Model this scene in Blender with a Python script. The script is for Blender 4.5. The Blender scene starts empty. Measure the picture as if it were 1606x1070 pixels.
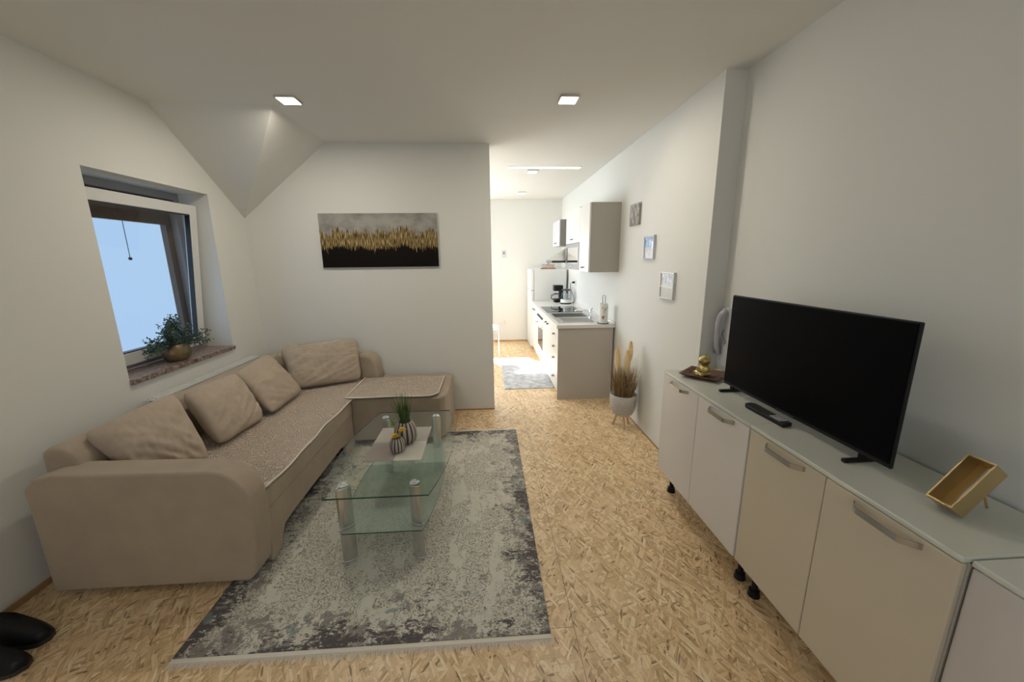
import bpy, bmesh, math, random
from mathutils import Vector, Matrix, noise
random.seed(7)
S = bpy.context.scene
C = S.collection

# ------------------------------------------------------------------ camera
cam_d = bpy.data.cameras.new('camera')
cam = bpy.data.objects.new('camera', cam_d); C.objects.link(cam); S.camera = cam
cam_d.sensor_fit = 'HORIZONTAL'; cam_d.sensor_width = 36.0
cam_d.lens = 598.755 / 1606 * 36.0
cam_d.shift_x = (803 - 800.655) / 1606
cam_d.shift_y = (535.488 - 535) / 1606
cam_d.clip_start = 0.02; cam_d.clip_end = 200
_p, _y, _r = 0.2131, 0.0585, 0.0110
fwd = Vector((math.sin(_y)*math.cos(_p), math.cos(_y)*math.cos(_p), -math.sin(_p)))
rgt = Vector((math.cos(_y), -math.sin(_y), 0)); dwn = fwd.cross(rgt)
r2 = math.cos(_r)*rgt + math.sin(_r)*dwn; d2 = -math.sin(_r)*rgt + math.cos(_r)*dwn
cam.matrix_world = Matrix(((r2.x, -d2.x, -fwd.x, 0), (r2.y, -d2.y, -fwd.y, 0), (r2.z, -d2.z, -fwd.z, 1.52), (0, 0, 0, 1)))

# ------------------------------------------------------------------ world, sun, large lights, exposure
w = bpy.data.worlds.new('sky'); S.world = w; w.use_nodes = True
bg = w.node_tree.nodes['Background']; bg.inputs[0].default_value = (0.47, 0.70, 1.0, 1); bg.inputs[1].default_value = 0.9

def light(name, kind, loc, energy, color=(1, 1, 1), size=1, size_y=None, direction=None):
    d = bpy.data.lights.new(name, kind); d.energy = energy; d.color = color
    o = bpy.data.objects.new(name, d); C.objects.link(o); o.location = loc
    if kind == 'AREA':
        d.size = size
        if size_y: d.shape = 'RECTANGLE'; d.size_y = size_y
    if direction is not None:
        o.rotation_euler = Vector(direction).normalized().to_track_quat('-Z', 'Y').to_euler()
    return o
sun = light('sun', 'SUN', (-2, 9, 5), 72.0, (1.0, 0.985, 0.96), direction=(0.5, -1.0, -0.89)); sun.data.angle = math.radians(0.6)
# daylight by the balcony door and left window, plus two added fill lights
light('fill_behind_camera', 'AREA', (-0.5, -1.42, 1.45), 9, (1.0, 0.965, 0.87), 1.7, 1.2, (0.05, 1, -0.15))  # added soft fill from behind the camera, no known window there
light('daylight_balcony_door', 'AREA', (-0.33, 6.97, 1.45), 13, (0.90, 0.97, 1.0), 0.62, 0.9, (0.15, -1, -0.1))
light('fill_kitchen_side', 'AREA', (-1.25, 5.4, 1.5), 34, (0.80, 0.90, 1.0), 1.6, 1.2, (1, -0.15, -0.05))  # added cool fill that brightens the kitchen from its unseen left
light('daylight_left_window', 'AREA', (-2.60, 2.8, 1.42), 0.8, (0.75, 0.87, 1.0), 0.75, 1.0, (1, 0, -0.1))

S.view_settings.view_transform = 'Standard'; S.view_settings.look = 'None'
S.view_settings.exposure = 0.0; S.view_settings.gamma = 1.0
try: S.view_settings.use_curve_mapping = False
except Exception: pass
S.cycles.max_bounces = 10; S.cycles.diffuse_bounces = 6; S.cycles.transmission_bounces = 10; S.cycles.transparent_max_bounces = 12
S.cycles.sample_clamp_indirect = 4.0; S.cycles.caustics_refractive = False; S.cycles.caustics_reflective = False
S.cycles.use_denoising = True

# ------------------------------------------------------------------ materials
def nm(name):
    m = bpy.data.materials.new(name); m.use_nodes = True
    return m, m.node_tree, m.node_tree.nodes['Principled BSDF']
def N(nt, t, **k):
    n = nt.nodes.new(t)
    for a, b in k.items(): setattr(n, a, b)
    return n
def coord(nt, kind='Object', scale=(1, 1, 1), rot=(0, 0, 0)):
    tc = N(nt, 'ShaderNodeTexCoord'); mp = N(nt, 'ShaderNodeMapping')
    mp.inputs['Scale'].default_value = scale; mp.inputs['Rotation'].default_value = rot
    nt.links.new(tc.outputs[kind], mp.inputs['Vector']); return mp.outputs[0]
def bump(nt, bs, h, strength=0.3, dist=0.002):
    b = N(nt, 'ShaderNodeBump'); b.inputs['Strength'].default_value = strength; b.inputs['Distance'].default_value = dist
    nt.links.new(h, b.inputs['Height']); nt.links.new(b.outputs[0], bs.inputs['Normal'])
def mat(name, col, rough=0.5, metal=0.0, nscale=0, namp=0.05, bmp=0.0, bscale=200, bdist=0.001, coat=0.0, sheen=0.0):
    m, nt, bs = nm(name)
    bs.inputs['Base Color'].default_value = (*col, 1); bs.inputs['Roughness'].default_value = rough; bs.inputs['Metallic'].default_value = metal
    if coat: bs.inputs['Coat Weight'].default_value = coat; bs.inputs['Coat Roughness'].default_value = 0.05
    if sheen: bs.inputs['Sheen Weight'].default_value = sheen
    if nscale:
        v = coord(nt); n = N(nt, 'ShaderNodeTexNoise'); n.inputs['Scale'].default_value = nscale; n.inputs['Detail'].default_value = 5
        nt.links.new(v, n.inputs['Vector'])
        r = N(nt, 'ShaderNodeValToRGB'); nt.links.new(n.outputs[0], r.inputs[0])
        r.color_ramp.elements[0].position = 0.3; r.color_ramp.elements[1].position = 0.7
        r.color_ramp.elements[0].color = (*[c*(1-namp) for c in col], 1); r.color_ramp.elements[1].color = (*[min(1, c*(1+namp)) for c in col], 1)
        nt.links.new(r.outputs[0], bs.inputs['Base Color'])
    if bmp:
        v = coord(nt); n = N(nt, 'ShaderNodeTexNoise'); n.inputs['Scale'].default_value = bscale; n.inputs['Detail'].default_value = 3
        nt.links.new(v, n.inputs['Vector']); bump(nt, bs, n.outputs[0], bmp, bdist)
    return m
def lowspec(m, v): m.node_tree.nodes['Principled BSDF'].inputs['Specular IOR Level'].default_value = v
def emis(name, col, s):
    m, nt, bs = nm(name); bs.inputs['Base Color'].default_value = (*col, 1)
    bs.inputs['Emission Color'].default_value = (*col, 1); bs.inputs['Emission Strength'].default_value = s; return m
def ramp(nt, fac, stops, interp='LINEAR'):
    r = N(nt, 'ShaderNodeValToRGB'); cr = r.color_ramp; cr.interpolation = interp
    while len(cr.elements) < len(stops): cr.elements.new(0.5)
    for e, (p, c) in zip(cr.elements, stops): e.position = p; e.color = (*c, 1)
    nt.links.new(fac, r.inputs[0]); return r.outputs[0]
def mixc(nt, f, a, b, mode='MIX'):
    m = N(nt, 'ShaderNodeMix', data_type='RGBA', blend_type=mode)
    for s, v in ((m.inputs[0], f), (m.inputs[6], a), (m.inputs[7], b)):
        if hasattr(v, 'type') and hasattr(v, 'links'): nt.links.new(v, s)
        else: s.default_value = v if not isinstance(v, tuple) else (*v, 1)[:4]
    return m.outputs[2]
def math_(nt, op, a, b=0.0, c=0.0):
    m = N(nt, 'ShaderNodeMath', operation=op)
    for s, v in zip(m.inputs, (a, b, c)):
        if hasattr(v, 'links'): nt.links.new(v, s)
        else: s.default_value = v
    return m.outputs[0]

def osb_material():
    m, nt, bs = nm('osb_board'); bs.inputs['Roughness'].default_value = 0.36
    tc = N(nt, 'ShaderNodeTexCoord')
    wn = N(nt, 'ShaderNodeTexNoise'); wn.inputs['Scale'].default_value = 5; wn.inputs['Detail'].default_value = 2
    nt.links.new(tc.outputs['Object'], wn.inputs['Vector'])
    wmix = N(nt, 'ShaderNodeVectorMath', operation='MULTIPLY_ADD'); nt.links.new(wn.outputs['Color'], wmix.inputs[0])
    wmix.inputs[1].default_value = (0.05, 0.05, 0.0); nt.links.new(tc.outputs['Object'], wmix.inputs[2])
    out = None; darkm = None
    stops = [(0.0, (0.34, 0.20, 0.09)), (0.12, (0.58, 0.39, 0.195)), (0.42, (0.76, 0.54, 0.305)), (0.72, (0.90, 0.68, 0.42)), (1.0, (0.98, 0.88, 0.66))]
    for i, (ang, sx, sy) in enumerate([(1.2, 13, 52), (1.9, 11, 48), (0.75, 14, 60), (2.4, 12, 55), (1.55, 9, 44), (0.25, 16, 70), (1.05, 12, 80), (2.05, 15, 90)]):
        mp = N(nt, 'ShaderNodeMapping'); mp.vector_type = 'POINT'
        mp.inputs['Rotation'].default_value = (0, 0, -ang); mp.inputs['Location'].default_value = (i*3.7, i*1.9, 0)
        nt.links.new(wmix.outputs[0], mp.inputs['Vector'])
        sc = N(nt, 'ShaderNodeVectorMath', operation='MULTIPLY'); sc.inputs[1].default_value = (sx, sy, 1); nt.links.new(mp.outputs[0], sc.inputs[0])
        v = N(nt, 'ShaderNodeTexVoronoi', voronoi_dimensions='2D'); v.inputs['Scale'].default_value = 1.0; v.inputs['Randomness'].default_value = 1
        nt.links.new(sc.outputs[0], v.inputs['Vector'])
        sep = N(nt, 'ShaderNodeSeparateColor'); nt.links.new(v.outputs['Color'], sep.inputs[0])
        gs = N(nt, 'ShaderNodeVectorMath', operation='MULTIPLY'); gs.inputs[1].default_value = (9, 170, 1); nt.links.new(mp.outputs[0], gs.inputs[0])
        gn = N(nt, 'ShaderNodeTexNoise'); gn.inputs['Scale'].default_value = 1; gn.inputs['Detail'].default_value = 3; nt.links.new(gs.outputs[0], gn.inputs['Vector'])
        val = math_(nt, 'ADD', math_(nt, 'MULTIPLY', sep.outputs[0], 0.75), math_(nt, 'MULTIPLY', math_(nt, 'SUBTRACT', gn.outputs[0], 0.38), 1.0))
        rim = math_(nt, 'MULTIPLY', math_(nt, 'SUBTRACT', v.outputs['Distance'], 0.35), -0.22)
        val = math_(nt, 'ADD', val, rim)
        col = ramp(nt, val, stops)
        if out is None: out = col; hgt = sep.outputs[0]
        else:
            keep = math_(nt, 'MULTIPLY', math_(nt, 'GREATER_THAN', sep.outputs[1], 0.60), math_(nt, 'LESS_THAN', v.outputs['Distance'], 0.60))
            out = mixc(nt, math_(nt, 'MULTIPLY', keep, 0.92), out, col)
        if i >= 5:
            dk = math_(nt, 'GREATER_THAN', sep.outputs[2], 0.965)
            thin = math_(nt, 'LESS_THAN', v.outputs['Distance'], 0.32)
            out = mixc(nt, math_(nt, 'MULTIPLY', math_(nt, 'MULTIPLY', dk, thin), 0.75), out, (0.16, 0.085, 0.04))
    big = N(nt, 'ShaderNodeTexNoise'); big.inputs['Scale'].default_value = 2.2; nt.links.new(tc.outputs['Object'], big.inputs['Vector'])
    out = mixc(nt, 1.0, out, ramp(nt, big.outputs[0], [(0.3, (0.90, 0.88, 0.85)), (0.7, (1, 1, 1))]), 'MULTIPLY')
    # board joints
    sp = N(nt, 'ShaderNodeSeparateXYZ'); nt.links.new(tc.outputs['Object'], sp.inputs[0])
    jx = math_(nt, 'LESS_THAN', math_(nt, 'ABSOLUTE', math_(nt, 'SUBTRACT', math_(nt, 'PINGPONG', math_(nt, 'ADD', sp.outputs[0], 0.331 + 6*0.655 - 0.331*2), 0.3275), 0.0)), 0.0013)
    left = math_(nt, 'LESS_THAN', sp.outputs[0], 0.331); jy = math_(nt, 'MULTIPLY', math_(nt, 'LESS_THAN', math_(nt, 'ABSOLUTE', math_(nt, 'SUBTRACT', math_(nt, 'PINGPONG', math_(nt, 'ADD', math_(nt, 'SUBTRACT', sp.outputs[1], 2.55), math_(nt, 'MULTIPLY', left, 1.25)), 1.25), 0.0)), 0.0012), math_(nt, 'ADD', 0.45, math_(nt, 'MULTIPLY', left, 0.55)))
    j = math_(nt, 'MULTIPLY', math_(nt, 'MAXIMUM', jx, jy), math_(nt, 'GREATER_THAN', sp.outputs[0], -0.5))
    out = mixc(nt, math_(nt, 'MULTIPLY', j, 0.75), out, (0.10, 0.055, 0.03))
    nt.links.new(out, bs.inputs['Base Color'])
    bump(nt, bs, hgt, 0.08, 0.001)
    return m

def rug_material():
    m, nt, bs = nm('distressed_rug'); bs.inputs['Roughness'].default_value = 0.95
    tc = N(nt, 'ShaderNodeTexCoord'); sp = N(nt, 'ShaderNodeSeparateXYZ'); nt.links.new(tc.outputs['Object'], sp.inputs[0])
    # object origin = rug centre; half sizes .75 x .96
    hx, hy = 0.745, 0.965
    ex = math_(nt, 'DIVIDE', math_(nt, 'SUBTRACT', hx, math_(nt, 'ABSOLUTE', sp.outputs[0])), 0.45)
    ey = math_(nt, 'DIVIDE', math_(nt, 'SUBTRACT', hy, math_(nt, 'ABSOLUTE', sp.outputs[1])), 0.50)
    e = math_(nt, 'MINIMUM', math_(nt, 'MINIMUM', ex, ey), 1.0)         # 0 edge .. 1 middle
    def noi(scale, detail, stretch=(1, 1, 1), rough=0.6, loc=0):
        mp = N(nt, 'ShaderNodeMapping'); mp.inputs['Scale'].default_value = stretch; mp.inputs['Location'].default_value = (loc, loc*.7, 0)
        nt.links.new(tc.outputs['Object'], mp.inputs[0])
        n = N(nt, 'ShaderNodeTexNoise'); n.inputs['Scale'].default_value = scale; n.inputs['Detail'].default_value = detail; n.inputs['Roughness'].default_value = rough
        nt.links.new(mp.outputs[0], n.inputs['Vector']); return n.outputs[0]
    cream, pale, taupe, grey, dark = (0.70, 0.665, 0.58), (0.62, 0.59, 0.52), (0.31, 0.28, 0.235), (0.24, 0.225, 0.225), (0.045, 0.038, 0.040)
    # labyrinth lines in the middle
    dis = N(nt, 'ShaderNodeTexNoise'); dis.inputs['Scale'].default_value = 22; dis.inputs['Detail'].default_value = 1
    nt.links.new(tc.outputs['Object'], dis.inputs['Vector'])
    wv = math_(nt, 'SINE', math_(nt, 'MULTIPLY', dis.outputs[0], 55))
    fine = noi(110, 3, (1, 1, 1), 0.75, 3)
    lab = math_(nt, 'ADD', math_(nt, 'MULTIPLY', wv, 0.10), fine)
    labm = math_(nt, 'MULTIPLY', math_(nt, 'GREATER_THAN', lab, 0.52), math_(nt, 'GREATER_THAN', noi(6, 4, (1.4, .6, 1), .7, 8), 0.45))
    base = mixc(nt, labm, cream, mixc(nt, 0.12, taupe, cream))
    # grey patches, more of them near the border
    g = math_(nt, 'ADD', noi(6, 9, (1.2, 0.9, 1), 0.80, 11), math_(nt, 'MULTIPLY', math_(nt, 'SUBTRACT', 0.36, e), 0.26))
    base = mixc(nt, math_(nt, 'GREATER_THAN', g, 0.555), base, mixc(nt, noi(20, 3, (1, 1, 1), .6, 31), taupe, grey))
    # cream breaks over the grey
    base = mixc(nt, math_(nt, 'GREATER_THAN', noi(42, 5, (0.7, 1.2, 1), .75, 71), 0.57), base, pale)
    # dark speckle
    d = math_(nt, 'ADD', noi(38, 7, (0.7, 1.25, 1), 0.78, 21), math_(nt, 'MULTIPLY', math_(nt, 'SUBTRACT', 0.22, e), 0.34))
    d = math_(nt, 'ADD', d, math_(nt, 'MULTIPLY', math_(nt, 'SUBTRACT', noi(3.2, 3, (1, 1, 1), .5, 41), 0.5), 0.70))
    base = mixc(nt, math_(nt, 'GREATER_THAN', d, 0.575), base, mixc(nt, fine, dark, (0.16, 0.14, 0.14)))
    blue = math_(nt, 'MULTIPLY', math_(nt, 'GREATER_THAN', noi(6, 5, (1, 1, 1), .6, 55), 0.64), math_(nt, 'LESS_THAN', e, 0.45))
    base = mixc(nt, math_(nt, 'MULTIPLY', blue, 0.7), base, (0.20, 0.25, 0.26))
    # woven thread lines
    th = N(nt, 'ShaderNodeTexWave', wave_type='BANDS', bands_direction='Y'); th.inputs['Scale'].default_value = 60; th.inputs['Distortion'].default_value = 1
    nt.links.new(tc.outputs['Object'], th.inputs['Vector'])
    base = mixc(nt, math_(nt, 'MULTIPLY', th.outputs[1], 0.08), base, (0.2, 0.19, 0.17))
    nt.links.new(base, bs.inputs['Base Color']); bump(nt, bs, fine, 0.5, 0.003)
    return m

def painting_material():
    m, nt, bs = nm('reed_painting'); bs.inputs['Roughness'].default_value = 0.6; bs.inputs['Specular IOR Level'].default_value = 0.1
    tc = N(nt, 'ShaderNodeTexCoord'); sp = N(nt, 'ShaderNodeSeparateXYZ'); nt.links.new(tc.outputs['Object'], sp.inputs[0])
    def noi(sx, sz, d=3, loc=0):
        mp = N(nt, 'ShaderNodeMapping'); mp.inputs['Scale'].default_value = (sx, 1, sz); mp.inputs['Location'].default_value = (loc, 0, 0)
        nt.links.new(tc.outputs['Object'], mp.inputs[0]); n = N(nt, 'ShaderNodeTexNoise'); n.inputs['Scale'].default_value = 1; n.inputs['Detail'].default_value = d
        nt.links.new(mp.outputs[0], n.inputs['Vector']); return n.outputs[0]
    h = math_(nt, 'DIVIDE', sp.outputs[2], 0.48)      # 0..1 up the canvas (origin at the bottom)
    sky = ramp(nt, noi(7, 9, 6, 5), [(0.35, (0.25, 0.235, 0.21)), (0.55, (0.37, 0.36, 0.335)), (0.75, (0.42, 0.40, 0.36))])
    strand = noi(190, 16, 3)
    gold = ramp(nt, strand, [(0.30, (0.02, 0.013, 0.006)), (0.45, (0.11, 0.07, 0.025)), (0.56, (0.36, 0.26, 0.11)), (0.70, (0.70, 0.57, 0.33))])
    edge = math_(nt, 'ADD', math_(nt, 'MULTIPLY', math_(nt, 'SUBTRACT', noi(110, 5, 4, 3), 0.5), 0.55), math_(nt, 'MULTIPLY', math_(nt, 'SUBTRACT', noi(7, 0.1, 3, 9), 0.5), 0.42))
    up = math_(nt, 'GREATER_THAN', math_(nt, 'ADD', h, edge), 0.67)
    col = mixc(nt, up, gold, sky)
    lo = math_(nt, 'LESS_THAN', math_(nt, 'ADD', h, math_(nt, 'MULTIPLY', edge, 0.8)), 0.37)
    col = mixc(nt, lo, col, (0.008, 0.006, 0.005))
    nt.links.new(col, bs.inputs['Base Color']); return m

def granite_material():
    m, nt, bs = nm('granite_sill'); bs.inputs['Roughness'].default_value = 0.3
    v = coord(nt); n = N(nt, 'ShaderNodeTexNoise'); n.inputs['Scale'].default_value = 55; n.inputs['Detail'].default_value = 5; nt.links.new(v, n.inputs['Vector'])
    nt.links.new(ramp(nt, n.outputs[0], [(0.36, (0.07, 0.045, 0.04)), (0.48, (0.22, 0.15, 0.125)), (0.6, (0.36, 0.28, 0.24)), (0.72, (0.5, 0.42, 0.36))]), bs.inputs['Base Color']); return m

def quilt_material():
    m, nt, bs = nm('quilted_fabric'); bs.inputs['Roughness'].default_value = 0.9
    v = coord(nt); n = N(nt, 'ShaderNodeTexNoise'); n.inputs['Scale'].default_value = 14; n.inputs['Detail'].default_value = 1.5; nt.links.new(v, n.inputs['Vector'])
    s = math_(nt, 'SINE', math_(nt, 'MULTIPLY', n.outputs[0], 46)); s = math_(nt, 'ABSOLUTE', s)
    nt.links.new(ramp(nt, s, [(0.0, (0.53, 0.43, 0.345)), (0.4, (0.63, 0.52, 0.425)), (1, (0.68, 0.57, 0.47))]), bs.inputs['Base Color'])
    bump(nt, bs, s, 0.9, 0.010); return m

def fabric(name, col, bs_=0.35):
    return mat(name, col, 0.92, nscale=6, namp=0.07, bmp=bs_, bscale=420, bdist=0.0015, sheen=0.15)

def glass(name, col=(1, 1, 1), rough=0.0, alpha=0.12, spec=0.5):
    """thin pane: mostly see-through with a mirror-like surface"""
    m, nt, bs = nm(name); nt.nodes.remove(bs)
    out = nt.nodes['Material Output']; tr = N(nt, 'ShaderNodeBsdfTransparent'); tr.inputs[0].default_value = (*col, 1)
    gl = N(nt, 'ShaderNodeBsdfGlossy'); gl.inputs['Roughness'].default_value = rough
    fr = N(nt, 'ShaderNodeFresnel'); fr.inputs[0].default_value = 1.5
    mx = N(nt, 'ShaderNodeMixShader'); ge = N(nt, 'ShaderNodeNewGeometry'); nt.links.new(math_(nt, 'MULTIPLY', fr.outputs[0], math_(nt, 'SUBTRACT', 1.0, ge.outputs['Backfacing'])), mx.inputs[0]); nt.links.new(tr.outputs[0], mx.inputs[1]); nt.links.new(gl.outputs[0], mx.inputs[2])
    nt.links.new(mx.outputs[0], out.inputs[0]); return m
def frosted(name, col, mixf):
    m, nt, bs = nm(name); bs.inputs['Base Color'].default_value = (*col, 1); bs.inputs['Roughness'].default_value = 0.25
    out = nt.nodes['Material Output']; tr = N(nt, 'ShaderNodeBsdfTransparent'); tr.inputs[0].default_value = (0.93, 0.97, 0.95, 1)
    mx = N(nt, 'ShaderNodeMixShader'); mx.inputs[0].default_value = mixf
    nt.links.new(tr.outputs[0], mx.inputs[1]); nt.links.new(bs.outputs[0], mx.inputs[2]); nt.links.new(mx.outputs[0], out.inputs[0]); return m

def basket_material():
    m, nt, bs = nm('white_wicker'); bs.inputs['Roughness'].default_value = 0.7
    tc = N(nt, 'ShaderNodeTexCoord'); sp = N(nt, 'ShaderNodeSeparateXYZ'); nt.links.new(tc.outputs['Object'], sp.inputs[0])
    an = math_(nt, 'ARCTAN2', sp.outputs[1], sp.outputs[0])
    a = math_(nt, 'SINE', math_(nt, 'MULTIPLY', an, 20)); b = math_(nt, 'SINE', math_(nt, 'MULTIPLY', sp.outputs[2], 330))
    h = math_(nt, 'ADD', math_(nt, 'MULTIPLY', math_(nt, 'MULTIPLY', a, b), 0.5), 0.5)
    nt.links.new(ramp(nt, h, [(0.0, (0.16, 0.15, 0.13)), (0.35, (0.60, 0.58, 0.54)), (1, (0.74, 0.72, 0.69))]), bs.inputs['Base Color'])
    bump(nt, bs, h, 1.0, 0.006); return m

M = dict(
    wall=mat('white_plaster', (0.79, 0.785, 0.745), 0.9, bmp=0.08, bscale=120, bdist=0.001),
    ceil=mat('ceiling_paint', (0.79, 0.785, 0.745), 0.9),
    osb=osb_material(), rug=rug_material(), paint=painting_material(), granite=granite_material(), quilt=quilt_material(),
    sofa=fabric('beige_upholstery', (0.41, 0.335, 0.255)),
    sofa_side=fabric('beige_upholstery_side', (0.33, 0.275, 0.22)),
    pillow=fabric('beige_cushion_cover', (0.46, 0.375, 0.29)),
    piping=mat('pale_piping', (0.80, 0.72, 0.62), 0.8),
    black=mat('black_plastic', (0.012, 0.012, 0.013), 0.4), screen=mat('tv_screen', (0.004, 0.004, 0.005), 0.35), dgrey=mat('dark_grey_plastic', (0.03, 0.03, 0.032), 0.35),
    white_lac=mat('white_lacquer', (0.74, 0.71, 0.69), 0.25, coat=0.3), cream_lac=mat('cream_lacquer', (0.62, 0.555, 0.44), 0.25, coat=0.3),
    grey_lac=mat('pale_grey_lacquer', (0.66, 0.62, 0.60), 0.3, coat=0.2), top_lac=mat('glossy_cabinet_top', (0.66, 0.67, 0.60), 0.2, coat=0.3),
    carcass=mat('cabinet_carcass', (0.6, 0.58, 0.53), 0.5), chrome=mat('chrome', (0.88, 0.91, 0.95), 0.18, 1.0), handlemetal=mat('satin_handle', (0.52, 0.53, 0.55), 0.22, 1.0), steel=mat('brushed_steel', (0.62, 0.61, 0.59), 0.3, 1.0),
    legmetal=mat('satin_leg_metal', (0.66, 0.66, 0.65), 0.25, 1.0),
    pvc=mat('white_pvc', (0.80, 0.80, 0.78), 0.35), brown=mat('brown_exterior_frame', (0.085, 0.058, 0.045), 0.4), wgrey=mat('plain_grey_frame', (0.34, 0.34, 0.36), 0.5), gasket=mat('black_gasket', (0.01, 0.012, 0.02), 0.4),  # fixed window frame in one even grey
    pane=glass('window_glass'), tglass=glass('table_glass', (0.93, 0.97, 0.95)), tedge=mat('glass_edge_green', (0.02, 0.06, 0.045), 0.1), frost=frosted('frosted_glass', (0.50, 0.55, 0.49), 0.40),
    gold=mat('brushed_gold', (0.62, 0.47, 0.24), 0.35, 0.85), goldpot=mat('antique_gold_glaze', (0.19, 0.14, 0.075), 0.42, 0.4, nscale=14, namp=0.4),
    buddha=mat('aged_gold', (0.42, 0.33, 0.13), 0.3, 0.9, nscale=40, namp=0.3), wood=mat('dark_walnut', (0.12, 0.055, 0.03), 0.5, nscale=30, namp=0.3),
    palewood=mat('pale_wood', (0.62, 0.45, 0.29), 0.6), leaf=mat('blue_green_leaf', (0.055, 0.105, 0.085), 0.6, nscale=30, namp=0.4), stemg=mat('plant_stem', (0.09, 0.08, 0.05), 0.7),
    grass=mat('green_grass_blade', (0.10, 0.16, 0.05), 0.6, nscale=60, namp=0.4), grasstip=mat('pale_grass_tip', (0.42, 0.42, 0.24), 0.7),
    drygrass=mat('dry_brown_grass', (0.30, 0.19, 0.085), 0.8, nscale=25, namp=0.45), plume=mat('cream_plume', (0.90, 0.72, 0.42), 0.9), palestraw=mat('pale_straw', (0.72, 0.66, 0.52), 0.8),
    ceramic=mat('pale_ceramic', (0.50, 0.46, 0.41), 0.2, 0.3), stripe=mat('dark_groove', (0.05, 0.035, 0.035), 0.4), yellow=mat('yellow_petals', (0.75, 0.50, 0.04), 0.7), bud=mat('green_bud', (0.20, 0.26, 0.10), 0.7),
    wicker=basket_material(), white=mat('white_enamel', (0.80, 0.80, 0.78), 0.3), kflap=mat('grey_metal_flap', (0.22, 0.22, 0.215), 0.4, 0.1), kwhite=mat('kitchen_white', (0.80, 0.79, 0.76), 0.35), kgrey=mat('grey_cabinet_side', (0.40, 0.38, 0.33), 0.55),
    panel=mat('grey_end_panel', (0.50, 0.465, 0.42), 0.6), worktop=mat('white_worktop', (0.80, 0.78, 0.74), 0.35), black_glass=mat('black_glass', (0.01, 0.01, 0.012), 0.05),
    lampon=emis('lamp_diffuser', (1.0, 0.93, 0.80), 9.0), lampk=emis('lamp_diffuser_cool', (1.0, 0.98, 0.93), 4.0), frame_w=mat('lamp_frame', (0.6, 0.58, 0.53), 0.5),
    coffee=mat('coffee_sign_wood', (0.33, 0.16, 0.07), 0.6), paper=mat('printed_paper_roll', (0.82, 0.82, 0.76), 0.9), cherry=mat('cherry_print', (0.30, 0.06, 0.07), 0.8), leafprint=mat('leaf_print', (0.22, 0.30, 0.16), 0.8),
    tab=glass('clear_jug_glass', (0.93, 0.95, 0.96)), mat_a=fabric('taupe_table_mat', (0.33, 0.285, 0.25), 0.1), mat_b=fabric('grey_table_mat', (0.40, 0.38, 0.34), 0.1), mat_c=fabric('cream_table_mat', (0.60, 0.57, 0.50), 0.1),
    fringe=mat('cream_fringe', (0.80, 0.74, 0.65), 0.95), krug=mat('grey_shag', (0.52, 0.53, 0.55), 0.95, nscale=12, namp=0.3, bmp=1.0, bscale=60, bdist=0.01),
    baseb=mat('wood_baseboard', (0.45, 0.28, 0.14), 0.6), phone=mat('phone_plastic', (0.62, 0.62, 0.66), 0.4), phoneg=mat('phone_grey', (0.26, 0.26, 0.27), 0.5), mirror=mat('mirror', (0.85, 0.87, 0.9), 0.03, 1.0),
)

lowspec(M['screen'], .04); lowspec(M['black'], .25)
# ------------------------------------------------------------------ mesh helpers (all in world coordinates)
def nb(): return bmesh.new()
def box(bm, x0, x1, y0, y1, z0, z1):
    vs = [bm.verts.new(p) for p in ((x0, y0, z0), (x1, y0, z0), (x1, y1, z0), (x0, y1, z0), (x0, y0, z1), (x1, y0, z1), (x1, y1, z1), (x0, y1, z1))]
    for f in ((3, 2, 1, 0), (4, 5, 6, 7), (0, 1, 5, 4), (1, 2, 6, 5), (2, 3, 7, 6), (3, 0, 4, 7)): bm.faces.new([vs[i] for i in f])
    return vs
def frame_of(d):
    d = Vector(d).normalized(); u = d.orthogonal().normalized(); return d, u, d.cross(u)
def cyl(bm, p0, p1, r0, r1=None, seg=16, cap=True):
    r1 = r0 if r1 is None else r1; p0 = Vector(p0); p1 = Vector(p1); d, u, v = frame_of(p1 - p0); rings = []
    for p, r in ((p0, r0), (p1, r1)):
        rings.append([bm.verts.new(p + (u*math.cos(a) + v*math.sin(a))*r) for a in [2*math.pi*i/seg for i in range(seg)]])
    for i in range(seg): bm.faces.new((rings[0][i], rings[0][(i+1) % seg], rings[1][(i+1) % seg], rings[1][i]))
    if cap: bm.faces.new(rings[0][::-1]); bm.faces.new(rings[1])
def tube(bm, pts, r, seg=8, closed=False):
    pts = [Vector(p) for p in pts]; n = len(pts); rings = []; u = None
    for i, p in enumerate(pts):
        if closed: d = (pts[(i+1) % n] - pts[i-1])
        else: d = pts[min(i+1, n-1)] - pts[max(i-1, 0)]
        d.normalize()
        u = d.orthogonal().normalized() if u is None else (u - d*u.dot(d)).normalized()
        v = d.cross(u); rr = r[i] if isinstance(r, (list, tuple)) else r
        rings.append([bm.verts.new(p + (u*math.cos(2*math.pi*k/seg) + v*math.sin(2*math.pi*k/seg))*rr) for k in range(seg)])
    for i in range(n if closed else n-1):
        a, b = rings[i], rings[(i+1) % n]
        for k in range(seg): bm.faces.new((a[k], a[(k+1) % seg], b[(k+1) % seg], b[k]))
    if not closed: bm.faces.new(rings[0][::-1]); bm.faces.new(rings[-1])
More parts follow.
